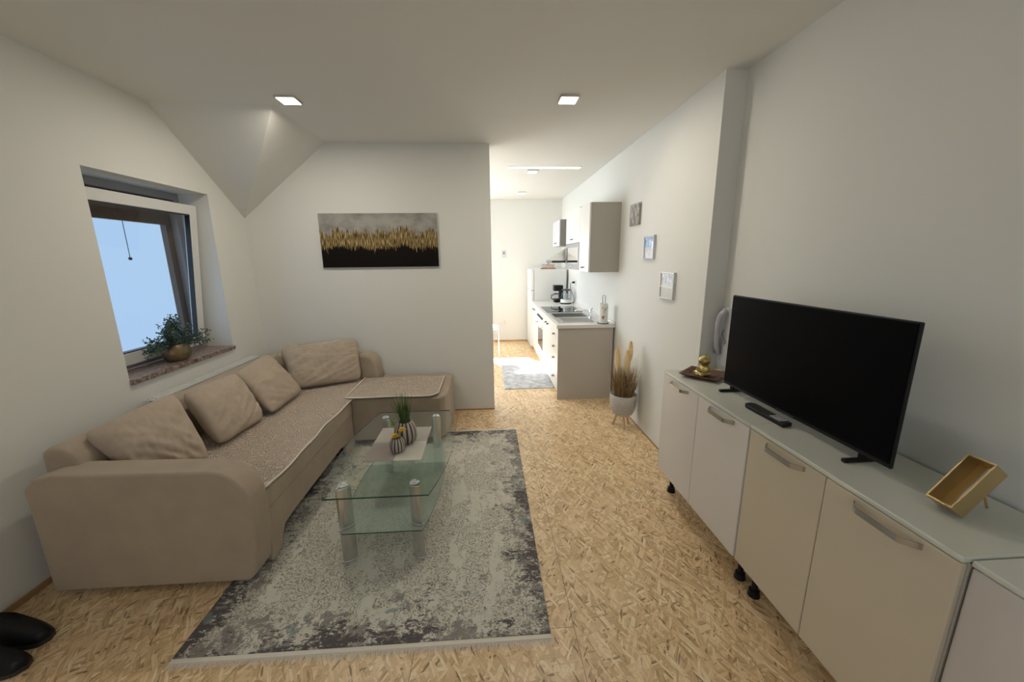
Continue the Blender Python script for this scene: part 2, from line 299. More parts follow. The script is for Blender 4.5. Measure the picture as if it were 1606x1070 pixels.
def lathe(bm, prof, c, seg=32, rib=None):
    cx, cy, cz = c; rings = []
    for r, z in prof:
        rings.append([bm.verts.new((cx + (r*(rib(a) if rib else 1))*math.cos(a), cy + (r*(rib(a) if rib else 1))*math.sin(a), cz + z)) for a in [2*math.pi*i/seg for i in range(seg)]])
    for a, b in zip(rings, rings[1:]):
        for i in range(seg): bm.faces.new((a[i], a[(i+1) % seg], b[(i+1) % seg], b[i]))
    if prof[0][0] > 1e-5: bm.faces.new(rings[0][::-1])
    if prof[-1][0] > 1e-5: bm.faces.new(rings[-1])
    bmesh.ops.remove_doubles(bm, verts=bm.verts, dist=1e-6)
def prism(bm, pts, axis, a, b):
    """polygon pts (2D) extruded along axis between a and b"""
    def P(q, t): return {'x': (t, q[0], q[1]), 'y': (q[0], t, q[1]), 'z': (q[0], q[1], t)}[axis]
    A = [bm.verts.new(P(q, a)) for q in pts]; B = [bm.verts.new(P(q, b)) for q in pts]; n = len(pts)
    bm.faces.new(A); bm.faces.new(B[::-1])
    for i in range(n): bm.faces.new((A[i], B[i], B[(i+1) % n], A[(i+1) % n]))
    bmesh.ops.recalc_face_normals(bm, faces=bm.faces)
def ball(bm, c, r, sx=1, sy=1, sz=1, seg=16, rot=None):
    m = Matrix.Translation(c) @ (rot or Matrix.Identity(4)) @ Matrix.Diagonal((sx, sy, sz, 1))
    bmesh.ops.create_uvsphere(bm, u_segments=seg, v_segments=seg//2 + 2, radius=r, matrix=m)
def arc(c, r, a0, a1, n, plane='xz'):
    return [(c[0] + r*math.cos(math.radians(a0 + (a1-a0)*i/n)), c[1] + r*math.sin(math.radians(a0 + (a1-a0)*i/n))) for i in range(n+1)]

def wm(o):
    m = Matrix.Identity(4)
    while o is not None: m = o.matrix_basis @ m; o = o.parent
    return m
def obj(name, bm, m, parent=None, smooth=False, bev=0, seg=3, sub=0, loc=None):
    me = bpy.data.meshes.new(name)
    base = wm(parent) if parent else (Matrix.Translation(loc) if loc else Matrix.Identity(4))
    bmesh.ops.recalc_face_normals(bm, faces=bm.faces)
    bm.transform(base.inverted()); bm.to_mesh(me); bm.free()
    ms = m if isinstance(m, (list, tuple)) else [m]
    for q in ms: me.materials.append(M[q] if isinstance(q, str) else q)
    o = bpy.data.objects.new(name, me); C.objects.link(o)
    if parent: o.parent = parent
    elif loc: o.location = loc
    if bev:
        b = o.modifiers.new('bevel', 'BEVEL'); b.width = bev; b.segments = seg; b.limit_method = 'ANGLE'; b.angle_limit = math.radians(40)
    if sub:
        s = o.modifiers.new('sub', 'SUBSURF'); s.levels = sub; s.render_levels = sub
    if smooth or bev or sub:
        for f in me.polygons: f.use_smooth = True
    if (bev or smooth == 'auto') and not sub:
        try: me.set_sharp_from_angle(angle=math.radians(38))
        except Exception: pass
        if bev:
            wn = o.modifiers.new('wn', 'WEIGHTED_NORMAL'); wn.keep_sharp = True
    return o
def thing(name, label, cat, loc, rz=0, group=None):
    o = bpy.data.objects.new(name, None); C.objects.link(o); o.location = loc; o.rotation_euler = (0, 0, rz); o.empty_display_size = 0.1
    return tag(o, label, cat, group)
def tag(o, label=None, cat=None, group=None, kind=None):
    for k, v in (('label', label), ('category', cat), ('group', group), ('kind', kind)):
        if v: o[k] = v
    return o
def struct(name, bm, m, parent=None, **k):
    o = obj(name, bm, m, parent, **k)
    if parent is None: o['kind'] = 'structure'
    return o

# ------------------------------------------------------------------ room constants
ZC, XL, XR, XN, YB, YK, XE = 2.532, -2.161, 1.348, 1.474, 3.722, 7.01, 0.046
YN = 2.303; Y0 = -1.5; XKL = -1.3

b = nb(); box(b, -2.6, 1.75, Y0-.1, 7.2, -.08, 0); struct('floor', b, 'osb')
b = nb(); box(b, -2.6, 1.75, Y0-.1, 7.2, ZC, ZC+.1); struct('ceiling', b, 'ceil')
b = nb()   # hip-shaped slope in the corner
A, B2, C2, D2, E2 = (XL-.01, 2.846, ZC+.01), (-1.375, 2.87, ZC+.01), (-1.375, YB+.01, ZC+.01), (XL-.01, YB+.01, 1.893), (XL-.01, YB+.01, ZC+.01)
vs = [b.verts.new(p) for p in (A, B2, C2, D2, E2)]
for f in ((0, 1, 3), (1, 2, 3), (0, 3, 4), (2, 4, 3), (0, 4, 2, 1)): b.faces.new([vs[i] for i in f])
struct('ceiling_slope', b, 'ceil')
b = nb()   # left wall with the window niche
WY0, WY1, WZ0, WZ1, XO = 2.33, 3.288, 0.83, 2.036, -2.56
box(b, XO, XL, Y0-.1, WY0, 0, ZC); box(b, XO, XL, WY1, YB+.15, 0, ZC); box(b, XO, XL, WY0, WY1, 0, WZ0-.03); box(b, XO, XL, WY0, WY1, WZ1, ZC)
struct('wall_left', b, 'wall')
b = nb(); box(b, XL, XE, YB, YB+.12, 0, ZC); struct('wall_back', b, 'wall')
b = nb(); box(b, XR, 1.75, YN, YK+.15, 0, ZC); struct('wall_right', b, 'wall')
b = nb(); box(b, XN, 1.75, Y0-.1, YN, 0, ZC); struct('wall_right_niche', b, 'wall')
b = nb()   # wall behind the camera with an opening added for the fill light
box(b, -2.6, -1.4, Y0-.15, Y0, 0, ZC); box(b, .5, 1.75, Y0-.15, Y0, 0, ZC); box(b, -1.4, .5, Y0-.15, Y0, 0, .8); box(b, -1.4, .5, Y0-.15, Y0, 2.1, ZC)
struct('wall_near', b, 'wall')
b = nb()   # kitchen far wall with the balcony door opening
DX0, DX1, DZ = -.80, .085, 2.06
box(b, XKL-.1, DX0, YK, YK+.15, 0, ZC); box(b, DX1, XR, YK, YK+.15, 0, ZC); box(b, DX0, DX1, YK, YK+.15, DZ, ZC)
struct('wall_kitchen_far', b, 'wall')
b = nb()  # kitchen left wall, its opening added for the side fill light
box(b, XKL-.1, XKL, YB+.12, 4.6, 0, ZC); box(b, XKL-.1, XKL, 6.2, YK, 0, ZC); box(b, XKL-.1, XKL, 4.6, 6.2, 0, .9); box(b, XKL-.1, XKL, 4.6, 6.2, 2.1, ZC)
struct('wall_kitchen_left', b, 'wall')
b = nb(); box(b, -4.05, -2.56, 5.2, 5.35, 0, 6.5); struct('wall_sun_blocker', b, 'wall')  # unseen wall added outside to keep the sun off the left window
# thin wooden baseboards
for nme, a in (('baseboard_left', (XL, XL+.008, Y0, YB, 0, .03)), ('baseboard_back', (-.36, XE, YB-.008, YB, 0, .012)), ('baseboard_kitchen', (DX1, .72, YK-.012, YK, 0, .03)), ('baseboard_right', (XR-.006, XR, YN, 3.92, 0, .012))):
    b = nb(); box(b, *a); struct(nme, b, 'baseb')

# balcony door in the kitchen's far wall
dr = bpy.data.objects.new('door_1', None); C.objects.link(dr); dr.location = (DX0, YK, 0); dr['kind'] = 'structure'
b = nb()
for a in ((DX0, DX0+.09, 0, DZ), (DX1-.09, DX1, 0, DZ), (DX0+.09, DX1-.09, 0, .12), (DX0+.09, DX1-.09, DZ-.11, DZ), (DX0+.09, DX1-.09, .97, 1.09)):
    box(b, a[0], a[1], YK+.0, YK+.07, a[2], a[3])
obj('door_frame', b, 'pvc', dr)
b = nb(); box(b, DX0+.09, DX1-.09, YK+.02, YK+.05, .12, .97); obj('lower_panel', b, 'pvc', dr)
b = nb(); box(b, DX0+.09, DX1-.09, YK+.032, YK+.038, 1.09, DZ-.11); obj('door_glass', b, 'pane', dr)
b = nb(); cyl(b, (DX1-.04, YK, .98), (DX1-.04, YK-.045, .98), .011); cyl(b, (DX1-.04, YK-.045, .98), (DX1-.15, YK-.05, .985), .01); obj('door_handle', b, 'steel', dr, smooth='auto')

# left window: fixed frame outside, sash tipped inwards at the top
wn_ = bpy.data.objects.new('window_1', None); C.objects.link(wn_); wn_.location = (-2.42, 2.8, WZ0); wn_['kind'] = 'structure'
b = nb(); t = .05
for a in ((WY0, WY0+t, WZ0, WZ1), (WY1-t, WY1, WZ0, WZ1), (WY0+t, WY1-t, WZ0, WZ0+t), (WY0+t, WY1-t, WZ1-t, WZ1)): box(b, -2.435, -2.385, *a)
obj('window_frame', b, 'wgrey', wn_)
b = nb()
for a in ((WY0, WY0+.10, WZ0, WZ1), (WY1-.105, WY1, WZ0, WZ1), (WY0+.1, WY1-.105, WZ0, WZ0+.05), (WY0+.1, WY1-.105, 1.80, WZ1)): box(b, -2.475, -2.436, *a)
obj('outer_frame', b, 'brown', wn_)
b = nb(); cyl(b, (-2.545, 2.955, 1.8), (-2.545, 2.955, 1.56), .0022, seg=6); ball(b, (-2.545, 2.955, 1.55), .012, seg=10); cyl(b, (-2.545, 2.955, 1.80), (-2.545, 2.955, WZ1), .0022, seg=6)
obj('pull_cord', b, 'dgrey', wn_, smooth=True)
th = math.atan2(.115, 1.085)
sash_m = Matrix.Translation((-2.365, 0, .857)) @ Matrix.Rotation(th, 4, 'Y')
def sashpart(name, boxes, m, par, dx=0):
    b = nb()
    for a in boxes: box(b, *a)
    b.transform(sash_m); return obj(name, b, m, par, bev=.006 if m == 'pvc' else 0)
sy0, sy1, sh, sw = WY0+.012, WY1-.016, 1.095, .072
sh_o = sashpart('sash', [(-.05, 0, sy0, sy0+sw, 0, sh), (-.05, 0, sy1-sw, sy1, 0, sh), (-.05, 0, sy0+sw, sy1-sw, 0, .085), (-.05, 0, sy0+sw, sy1-sw, sh-sw, sh)], 'pvc', wn_)
g = .007
sashpart('sash_gasket', [(-.035, -.003, sy0+sw, sy0+sw+g, .085, sh-sw), (-.035, -.003, sy1-sw-g, sy1-sw, .085, sh-sw), (-.035, -.003, sy0+sw, sy1-sw, .085, .085+g), (-.035, -.003, sy0+sw, sy1-sw, sh-sw-g, sh-sw)], 'gasket', sh_o)
sashpart('sash_glass', [(-.030, -.024, sy0+sw+.001, sy1-sw-.001, .086, sh-sw-.001)], 'pane', sh_o)
b = nb(); box(b, -2.385, XL+.022, WY0-.0, WY1-.0, WZ0-.03, WZ0); obj('window_sill', b, 'granite', wn_, bev=.004)

# ------------------------------------------------------------------ radiator behind the sofa
b = nb()
rd = thing('radiator', 'white panel radiator with a slotted top grille between the sofa back and the window wall', 'radiator', (-2.10, 2.9, .12))
box(b, -2.125, -2.10, 2.36, 3.45, .12, .69); box(b, -2.075, -2.06, 2.36, 3.45, .12, .69); obj('radiator_panel', b, 'white', rd, bev=.004)
b = nb(); box(b, -2.13, -2.055, 2.355, 3.455, .685, .690)
for k in range(3): box(b, -2.12+.022*k, -2.108+.022*k, 2.37, 3.44, .690, .698)
obj('top_grille', b, 'white', rd)
b = nb(); box(b, XL+.001, -2.125, 2.5, 2.53, .3, .6); obj('wall_bracket', b, 'white', rd); b = nb(); box(b, XL+.001, -2.125, 3.2, 3.23, .3, .6); obj('wall_bracket', b, 'white', rd)

# ------------------------------------------------------------------ sofa
SO = thing('corner_sofa', 'beige fabric corner sofa with a rounded near arm and a chaise along the back wall', 'sofa', (-1.6, 2.6, 0))
XF = -1.125; SH = .42
b = nb()   # near arm: side outline in x-z, extruded in y
pr = [(-2.03, .035), (-1.16, .035), (-1.125, .07), (-1.10, .25)] + [(-1.102, .40)] + arc((-1.27, .44), .168, 0, 90, 14)[1:] + [(-1.92, .622), (-1.99, .605), (-2.03, .56)]
prism(b, pr, 'y', 1.605, 1.745); obj('arm', b, 'sofa', SO, bev=.013, seg=3)
b = nb(); box(b, -2.03, XF+.006, 1.747, 3.0, .30, SH-.001); box(b, -2.03, XF-.02, 3.0, 3.68, .30, SH-.001); obj('seat', b, 'sofa', SO, bev=.012, seg=3)
b = nb()   # front panel with the arched cut-out
fp = [(1.747, .02), (1.85, .02), (1.868, .09), (1.895, .125), (2.0, .135), (2.7, .135), (2.80, .12), (2.83, .02), (3.00, .02), (3.00, .37), (1.747, .37)]
prism(b, fp, 'x', XF-.03, XF); obj('front_panel', b, 'sofa', SO, bev=.008)
b = nb(); box(b, -2.02, XF-.10, 1.76, 3.66, .045, .30); obj('base', b, 'dgrey', SO)
b = nb()   # long backrest by the window wall
prism(b, [(-2.035, .12), (-1.86, .12), (-1.86, .56), (-1.885, .655), (-1.93, .70), (-2.0, .705), (-2.035, .68)], 'y', 1.70, 3.50); obj('backrest', b, 'sofa', SO, bev=.02, seg=3)
b = nb()   # backrest on the back wall with its rounded end
prism(b, [(-2.035, .10), (-1.06, .10), (-1.045, .42)] + arc((-1.18, .535), .135, 0, 90, 7) + [(-1.9, .685), (-2.035, .66)], 'y', 3.51, 3.69); obj('backrest', b, 'sofa', SO, bev=.03, seg=4)
b = nb()
prism(b, [(XF-.004, 2.985), (-.42, 2.985), (-.375, 3.02), (-.355, 3.12), (-.355, 3.64), (-.39, 3.675), (-1.035, 3.675), (-1.035, 3.505), (XF-.004, 3.505)], 'z', .06, SH); obj('chaise', b, 'sofa', SO, bev=.016, seg=3)
b = nb(); cyl(b, (-.44, 3.06, 0), (-.44, 3.06, .062), .022); obj('leg', b, 'black', SO, smooth='auto')
b = nb(); cyl(b, (-1.07, 3.05, .013), (-1.07, 3.05, .062), .022); obj('leg', b, 'black', SO, smooth='auto')
b = nb(); cyl(b, (-1.2, 1.68, .013), (-1.2, 1.68, .04), .022); obj('leg', b, 'black', SO, smooth='auto')
b = nb(); cyl(b, (-1.96, 1.68, 0), (-1.96, 1.68, .04), .022); obj('leg', b, 'black', SO, smooth='auto')

def cloth(xs, ys, zf, thick, name, edge_pts, label, group):
    """quilted cover: a gently waved slab with a piped edge"""
    b = nb(); nx, ny = 24, 60; T = []
    for lay in (0, 1):
        T.append([[b.verts.new((xs(i/nx, j/ny), ys(i/nx, j/ny), zf(xs(i/nx, j/ny), ys(i/nx, j/ny)) + (thick if lay else 0))) for j in range(ny+1)] for i in range(nx+1)])
    for i in range(nx):
        for j in range(ny):
            b.faces.new((T[1][i][j], T[1][i+1][j], T[1][i+1][j+1], T[1][i][j+1])); b.faces.new((T[0][i][j+1], T[0][i+1][j+1], T[0][i+1][j], T[0][i][j]))
    for i in range(nx):
        for j in (0, ny): b.faces.new((T[0][i][j], T[0][i+1][j], T[1][i+1][j], T[1][i][j]))
    for j in range(ny):
        for i in (0, nx): b.faces.new((T[0][i][j], T[0][i][j+1], T[1][i][j+1], T[1][i][j]))
    o = obj(name, b, 'quilt', None, smooth=True, loc=(xs(.5, .5), ys(.5, .5), SH)); tag(o, label, 'sofa cover', group)
    b = nb(); tube(b, [(p[0], p[1], p[2]+.005) for p in edge_pts], .0065, 6); obj('piping', b, 'piping', o, smooth=True)
    return o
def wav(x, y): return 0.0025*math.sin(9*y+3*x) + 0.002*math.sin(23*y)
fx = lambda y: -1.112 + .007*math.sin(7*y) + .004*math.sin(17*y)
zf = lambda x, y: SH + .003 + abs(wav(x, y)) - (.008 if x > -1.125 else 0)
cloth(lambda u, v: -1.855 + (fx(1.755+1.73*v) + 1.855)*u, lambda u, v: 1.755 + (1.73 - .48*max(0, (u-.96)/.04))*v if False else 1.755 + 1.735*v, zf, .010, 'seat_cover',
      [(fx(1.755 + 1.735*.69*k/40), 1.755+1.735*.69*k/40, SH+.006) for k in range(41)], 'quilted beige cover with a pale piped edge along the long sofa seat', 'quilted sofa covers')
zf2 = lambda x, y: SH + .0155 + abs(wav(y, x))
def fy(x): return 2.962 + .006*math.sin(14*x) + (.05*max(0, (x+.50)/.065)**2)
cloth(lambda u, v: -1.16 + (.735 - .02*u*0)*u - .0*v, lambda u, v: fy(-1.16+.735*u) + (3.49 - fy(-1.16+.735*u))*v, zf2, .009, 'chaise_cover',
      [(-1.16, 3.49 - (3.49-fy(-1.16))*k/12, SH+.022) for k in range(12)] + [(-1.16+.735*k/30, fy(-1.16+.735*k/30), SH+.02) for k in range(31)] + [(-.425, fy(-.425)+(3.49-fy(-.425))*k/12, SH+.02) for k in range(1, 13)],
      'quilted beige cover with a pale piped edge on the chaise at the far end', 'quilted sofa covers')

def pillow(bl, br, tr, tl, thick, seed, label, out):
    bl, br, tr, tl = map(Vector, (bl, br, tr, tl)); c = (bl+br+tr+tl)/4
    nrm = (br-bl).cross(tl-bl).normalized()
    if nrm.dot(Vector(out)) < 0: nrm = -nrm
    b = nb(); n = 44; L = {}
    for side in (1, -1):
        for i in range(n+1):
            for j in range(n+1):
                u = -1 + 2*i/n; v = -1 + 2*j/n
                uu = u*(1 - .045*(1-v*v) - .10*(v*v)**3); vv = v*(1 - .045*(1-u*u) - .10*(u*u)**3)      # edges pulled in between pointed corners
                s, t = (uu+1)/2, (vv+1)/2
                p = bl*(1-s)*(1-t) + br*s*(1-t) + tr*s*t + tl*(1-s)*t
                e = ((1-u*u)*(1-v*v)); h = thick*(e**.45)*1.35 if e > 0 else 0
                edge = i in (0, n) or j in (0, n)
                if not edge:
                    q = Vector((u*2.3+seed*5, v*2.3, side))
                    h *= 1 + .16*noise.noise(q)
                    # creases radiating from the lower seam and the corners
                    w_ = (1-t)**2 * .9 + .15
                    h += .022*w_*noise.noise(Vector((u*1.6+seed, v*4.5 + 3.2*u*(1 if seed % 2 else -1), seed*3)))*min(1, e*4); h += .016*max(0, abs(u)-.35)*noise.noise(Vector((u*3, v*8-u*5, seed*7)))*min(1, e*4)
                    h += .005*noise.noise(Vector((u*9, v*9, seed+side*4)))*min(1, e*3)
                if edge and side == -1: L[side, i, j] = L[1, i, j]
                else: L[side, i, j] = b.verts.new(p + nrm*h*side)
        for i in range(n):
            for j in range(n): b.faces.new([L[side, i, j], L[side, i+1, j], L[side, i+1, j+1], L[side, i, j+1]][::side])
    o = obj('cushion', b, 'pillow', None, smooth=True, loc=tuple((bl+br)/2)); tag(o, label, 'cushion', 'loose sofa cushions')
    b = nb(); ps = []
    def E(i, j): return L[1, i, j]
    return o
pillow((-1.69, 1.78, .44), (-1.555, 2.045, .445), (-1.83, 2.225, .795), (-1.94, 1.78, .735), .072, 1, 'large plain beige cushion leaning beside the near arm of the sofa', (1, -.4, .3))
pillow((-1.60, 2.17, .45), (-1.57, 2.60, .445), (-1.81, 2.735, .755), (-1.84, 2.26, .765), .068, 2, 'plain beige cushion second from the near arm, below the window', (1, 0, .3))
pillow((-1.55, 2.64, .45), (-1.565, 3.16, .445), (-1.81, 3.13, .795), (-1.82, 2.71, .74), .058, 3, 'plain beige cushion third from the near arm, beside the long corner cushion', (1, 0, .3))
pillow((-1.66, 3.17, .46), (-1.16, 3.42, .445), (-1.20, 3.54, .825), (-1.86, 3.40, .79), .05, 4, 'wide beige cushion leaning on the back wall side in the sofa corner', (0, -1, .3))

# ------------------------------------------------------------------ living room rug
RX0, RX1, RY0, RY1 = -1.262, .228, 1.272, 3.20
rug = thing('area_rug', 'grey and cream distressed rug with a fringed edge under the glass table', 'rug', ((RX0+RX1)/2, (RY0+RY1)/2, 0), rz=.012)
b = nb()
box(b, RX0, RX1, RY0, RY1, .0, .011); obj('pile', b, 'rug', rug, bev=.003)
for (ya, sg) in ((RY0, -1), (RY1, 1)):
    b = nb(); box(b, RX0, RX1, min(ya, ya+sg*.018), max(ya, ya+sg*.018), 0, .007)
    for k in range(330):
        x = RX0 + (RX1-RX0)*(k+.5)/330; l = .018 + random.random()*.012; dx = random.uniform(-.006, .006)
        y1 = ya + sg*.017; vs = [b.verts.new(p) for p in ((x-.0017, y1, .005), (x+.0017, y1, .005), (x+dx+.001, y1+sg*l, .0015), (x+dx-.001, y1+sg*l, .0015), (x, y1, .0015))]
        b.faces.new(vs[:4]); b.faces.new((vs[4], vs[0], vs[3])); b.faces.new((vs[1], vs[4], vs[2]))
    obj('fringe', b, 'fringe', rug)

# ------------------------------------------------------------------ glass coffee table
TX = -.545
tb = thing('coffee_table', 'boat-shaped clear glass coffee table with metal legs and a frosted lower shelf', 'table', (TX, 2.13, .012))
def boat(y0, y1, hw, bul, n=22):
    r = [(TX + hw + bul*(1 - (2*k/n-1)**2), y0 + (y1-y0)*k/n) for k in range(n+1)]
    l = [(TX - hw - bul*(1 - (2*k/n-1)**2), y1 - (y1-y0)*k/n) for k in range(n+1)]
    return r + l
def slab(o_name, pts, z0, z1, ms, par, edge_idx=1):
    b = nb(); A = [b.verts.new((*p, z0)) for p in pts]; B = [b.verts.new((*p, z1)) for p in pts]; n = len(pts)
    b.faces.new(A[::-1]); b.faces.new(B)
    for i in range(n):
        f = b.faces.new((A[i], A[(i+1) % n], B[(i+1) % n], B[i])); f.material_index = edge_idx
    return obj(o_name, b, ms, par)
slab('glass_top', boat(1.625, 2.655, .245, .075), .432, .440, ['tglass', 'tedge'], tb)
slab('frosted_shelf', boat(1.675, 2.60, .195, .055), .205, .211, ['frost', 'tedge'], tb)
for (lx, ly, rr) in ((-.735, 1.735, .62), (-.385, 1.735, -.62), (-.385, 2.56, .75), (-.735, 2.56, -.75)):
    b = nb(); rm = Matrix.Translation((lx, ly, 0)) @ Matrix.Rotation(rr, 4, 'Z') @ Matrix.Diagonal((1, .55, 1, 1))
    cyl(b, (0, 0, .02), (0, 0, .204), .036, seg=28); cyl(b, (0, 0, .213), (0, 0, .424), .036, seg=28); b.transform(rm); lg = obj('leg', b, 'legmetal', tb, smooth='auto')
    b = nb(); b.free()
    for (za, zb, rr_) in ((.012, .022, .040), (.2035, .2048, .038), (.2112, .214, .038), (.423, .4318, .032)):
        b = nb(); cyl(b, (0, 0, za), (0, 0, zb), rr_, seg=28); b.transform(rm); obj('ring', b, 'chrome', lg, smooth='auto')
    b = nb(); cyl(b, (lx, ly, .4402), (lx, ly, .4435), .024, .021, seg=24)
    for k in range(8): cyl(b, (lx, ly, .4435), (lx+.019*math.cos(k*.785), ly+.019*math.sin(k*.785), .4445), .002, seg=4)
    obj('cap', b, 'chrome', lg, smooth='auto')
# cloth mat made of four fields
mt = thing('table_mat', 'taupe and cream rectangular mat lying on the glass table under the ribbed pots', 'table mat', (TX, 2.16, .441))
for nme, m_, (x0, x1, y0, y1) in (('taupe_field', 'mat_a', (-.705, -.538, 1.95, 2.17)), ('cream_field', 'mat_c', (-.538, -.388, 1.95, 2.17)), ('grey_field', 'mat_b', (-.705, -.388, 2.17, 2.375))):
    b = nb(); box(b, x0, x1, y0, y1, .4406, .4422); o = obj(nme, b, m_, mt)
    o['label'] = nme.replace('_', ' ').replace('field', 'field of the mat')
def ribbed(cx, cy, z, prof, ribs, name, label, cat):
    r = thing(name, label, cat, (cx, cy, z))
    b = nb(); lathe(b, prof, (cx, cy, z), seg=160, rib=lambda a: 1 + .05*math.cos(ribs*a))
    for f in b.faces:
        c = f.calc_center_median(); a = math.atan2(c.y-cy, c.x-cx)
        f.material_index = 0 if math.cos(ribs*a) > -.25 and math.hypot(c.x-cx, c.y-cy) > .012 else 1
    obj('pot', b, ['ceramic', 'stripe'], r, smooth=True); return r
pf = lambda s: [(0, 0), (.034*s, 0), (.046*s, .012*s), (.053*s, .035*s), (.052*s, .06*s), (.046*s, .085*s), (.036*s, .105*s), (.030*s, .112*s), (.026*s, .108*s), (.024*s, .09*s), (0, .085*s)]
px, py = -.512, 2.165
r = ribbed(px, py, .4423, pf(1.22), 13, 'grass_pot', 'taller ribbed striped pot with upright green grass on the table mat', 'potted plant')
b = nb()
def blade(b, p, tip, w, mid=.5, bendv=(0, 0, 0)):
    p = Vector(p); tip = Vector(tip); d = (tip-p); s = Vector((-d.y, d.x, 0)); s = (s.normalized() if s.length > 1e-4 else Vector((1, 0, 0)))
    a = random.random()*3.14; s = Vector((math.cos(a), math.sin(a), 0)); m = p + d*mid + Vector(bendv)
    v = [b.verts.new(q) for q in (p - s*w*.5, p + s*w*.5, m + s*w*.45, m - s*w*.45, tip)]
    b.faces.new((v[0], v[1], v[2], v[3])); b.faces.new((v[3], v[2], v[4]))
for k in range(130):
    a = random.random()*6.28; rr = .024*math.sqrt(random.random()); h = random.uniform(.10, .20)
    q = (px+rr*math.cos(a), py+rr*math.sin(a), .56); sp_ = random.uniform(.5, 2.2) if k % 5 else 3.2
    blade(b, q, (px+rr*math.cos(a)*sp_ - .01, py+rr*math.sin(a)*sp_, .575+h), .0045)
for k in range(18):
    a = random.random()*6.28; q = (px-.01, py, .57); rr = random.uniform(.03, .07)
    blade(b, q, (px-.012+rr*math.cos(a), py+rr*math.sin(a), .66+random.random()*.09), .003)
obj('grass', b, 'grass', r)
b = nb()
for k in range(26):
    a = random.random()*6.28; rr = random.uniform(.0, .035); z = random.uniform(.69, .745)
    blade(b, (px-.01+rr*math.cos(a), py+rr*math.sin(a), z-.06), (px-.012+1.25*rr*math.cos(a), py+1.25*rr*math.sin(a), z+.02), .006)
o = obj('seed_heads', b, 'grasstip', r); o['label'] = 'pale seed heads'
px, py = -.537, 2.050
r = ribbed(px, py, .4423, pf(.80), 13, 'flower_pot', 'smaller ribbed striped pot with two yellow flowers in front of the grass pot', 'potted plant')
def flower(cx, cy, cz, rad, par):
    b = nb()
    for ring in range(3):
        n = 12 - ring*2
        for k in range(n):
            a = 2*math.pi*k/n + ring*.3; rr = rad*(1-.25*ring); z = cz + .004*ring
            p0 = Vector((cx, cy, z)); d = Vector((math.cos(a), math.sin(a), .15+.25*ring)); s = Vector((-math.sin(a), math.cos(a), 0))
            v = [b.verts.new(q) for q in (p0, p0+d*rr*.6+s*rr*.24, p0+d*rr, p0+d*rr*.6-s*rr*.24)]; b.faces.new(v)
    ball(b, (cx, cy, cz+.004), rad*.35, 1, 1, .5, seg=10)
    return obj('flower', b, 'yellow', par)
flower(px-.006, py-.012, .540, .030, r); flower(px+.030, py+.02, .565, .027, r)
b = nb(); tube(b, [(px, py, .51), (px-.004, py-.01, .538)], .0025, 6); tube(b, [(px, py, .51), (px+.012, py+.008, .54), (px+.030, py+.02, .563)], .0025, 6); tube(b, [(px, py, .51), (px-.012, py+.014, .56), (px-.014, py+.016, .60)], .0025, 6)
obj('stems', b, 'bud', r, smooth=True)
b = nb(); ball(b, (px-.014, py+.016, .612), .014, 1, 1, 1.25, seg=12)
for k in range(4): blade(b, (px-.014, py+.016, .60), (px-.014+.02*math.cos(k*1.6), py+.016+.02*math.sin(k*1.6), .64), .01)
o = obj('bud', b, 'bud', r, smooth=True); o['label'] = 'closed green bud'

# ------------------------------------------------------------------ plant on the window sill
px, py, pz = -2.245, 2.815, WZ0
r = thing('potted_plant', 'bushy blue-green plant in a round antique gold pot on the window sill', 'potted plant', (px, py, pz))
b = nb(); lathe(b, [(0, 0), (.05, 0), (.066, .012), (.080, .04), (.083, .065), (.076, .095), (.062, .118), (.058, .122), (.054, .118), (.054, .10), (0, .098)], (px, py, pz), 40)
for v in b.verts: v.co.y = py + (v.co.y-py)*1.15
obj('pot', b, 'goldpot', r, smooth=True)
b = nb(); bl_ = nb()
for k in range(85):
    a = random.random()*6.28; spread = random.uniform(.06, .30)
    if math.cos(a) < -.25: spread *= .30
    tip = Vector((px + spread*.38*math.cos(a) + .03, py + spread*1.0*math.sin(a) - .02, pz + .30 - spread*.55 + random.uniform(-.06, .05)))
    tip.z = max(tip.z, pz+.10)
    p0 = Vector((px+.02*math.cos(a), py+.03*math.sin(a), pz+.105)); mid = (p0+tip)/2 + Vector((0, 0, .02))
    pts = [p0*(1-t)**2 + mid*2*t*(1-t) + tip*t*t for t in [i/6 for i in range(7)]]
    tube(b, pts, .0014, 4)
    for i in range(1, 7):
        for q in range(6):
            c = pts[i] + Vector([random.uniform(-.016, .016) for _ in range(3)]); d = Vector([random.uniform(-1, 1) for _ in range(3)]).normalized(); s = d.orthogonal().normalized()
            L_ = random.uniform(.011, .020); v = [bl_.verts.new(z) for z in (c, c+d*L_*.5+s*L_*.32, c+d*L_, c+d*L_*.5-s*L_*.32)]; bl_.faces.new(v)
obj('stems', b, 'stemg', r, smooth=True); obj('foliage', bl_, 'leaf', r)

# ------------------------------------------------------------------ painting
cv = nb(); box(cv, -1.512, -.452, YB-.022, YB-.001, 1.457, 1.937)
o = obj('wall_painting', cv, 'paint', None, loc=(-.98, YB-.01, 1.457)); tag(o, 'wide canvas painting of golden reeds over black on the back wall', 'painting')

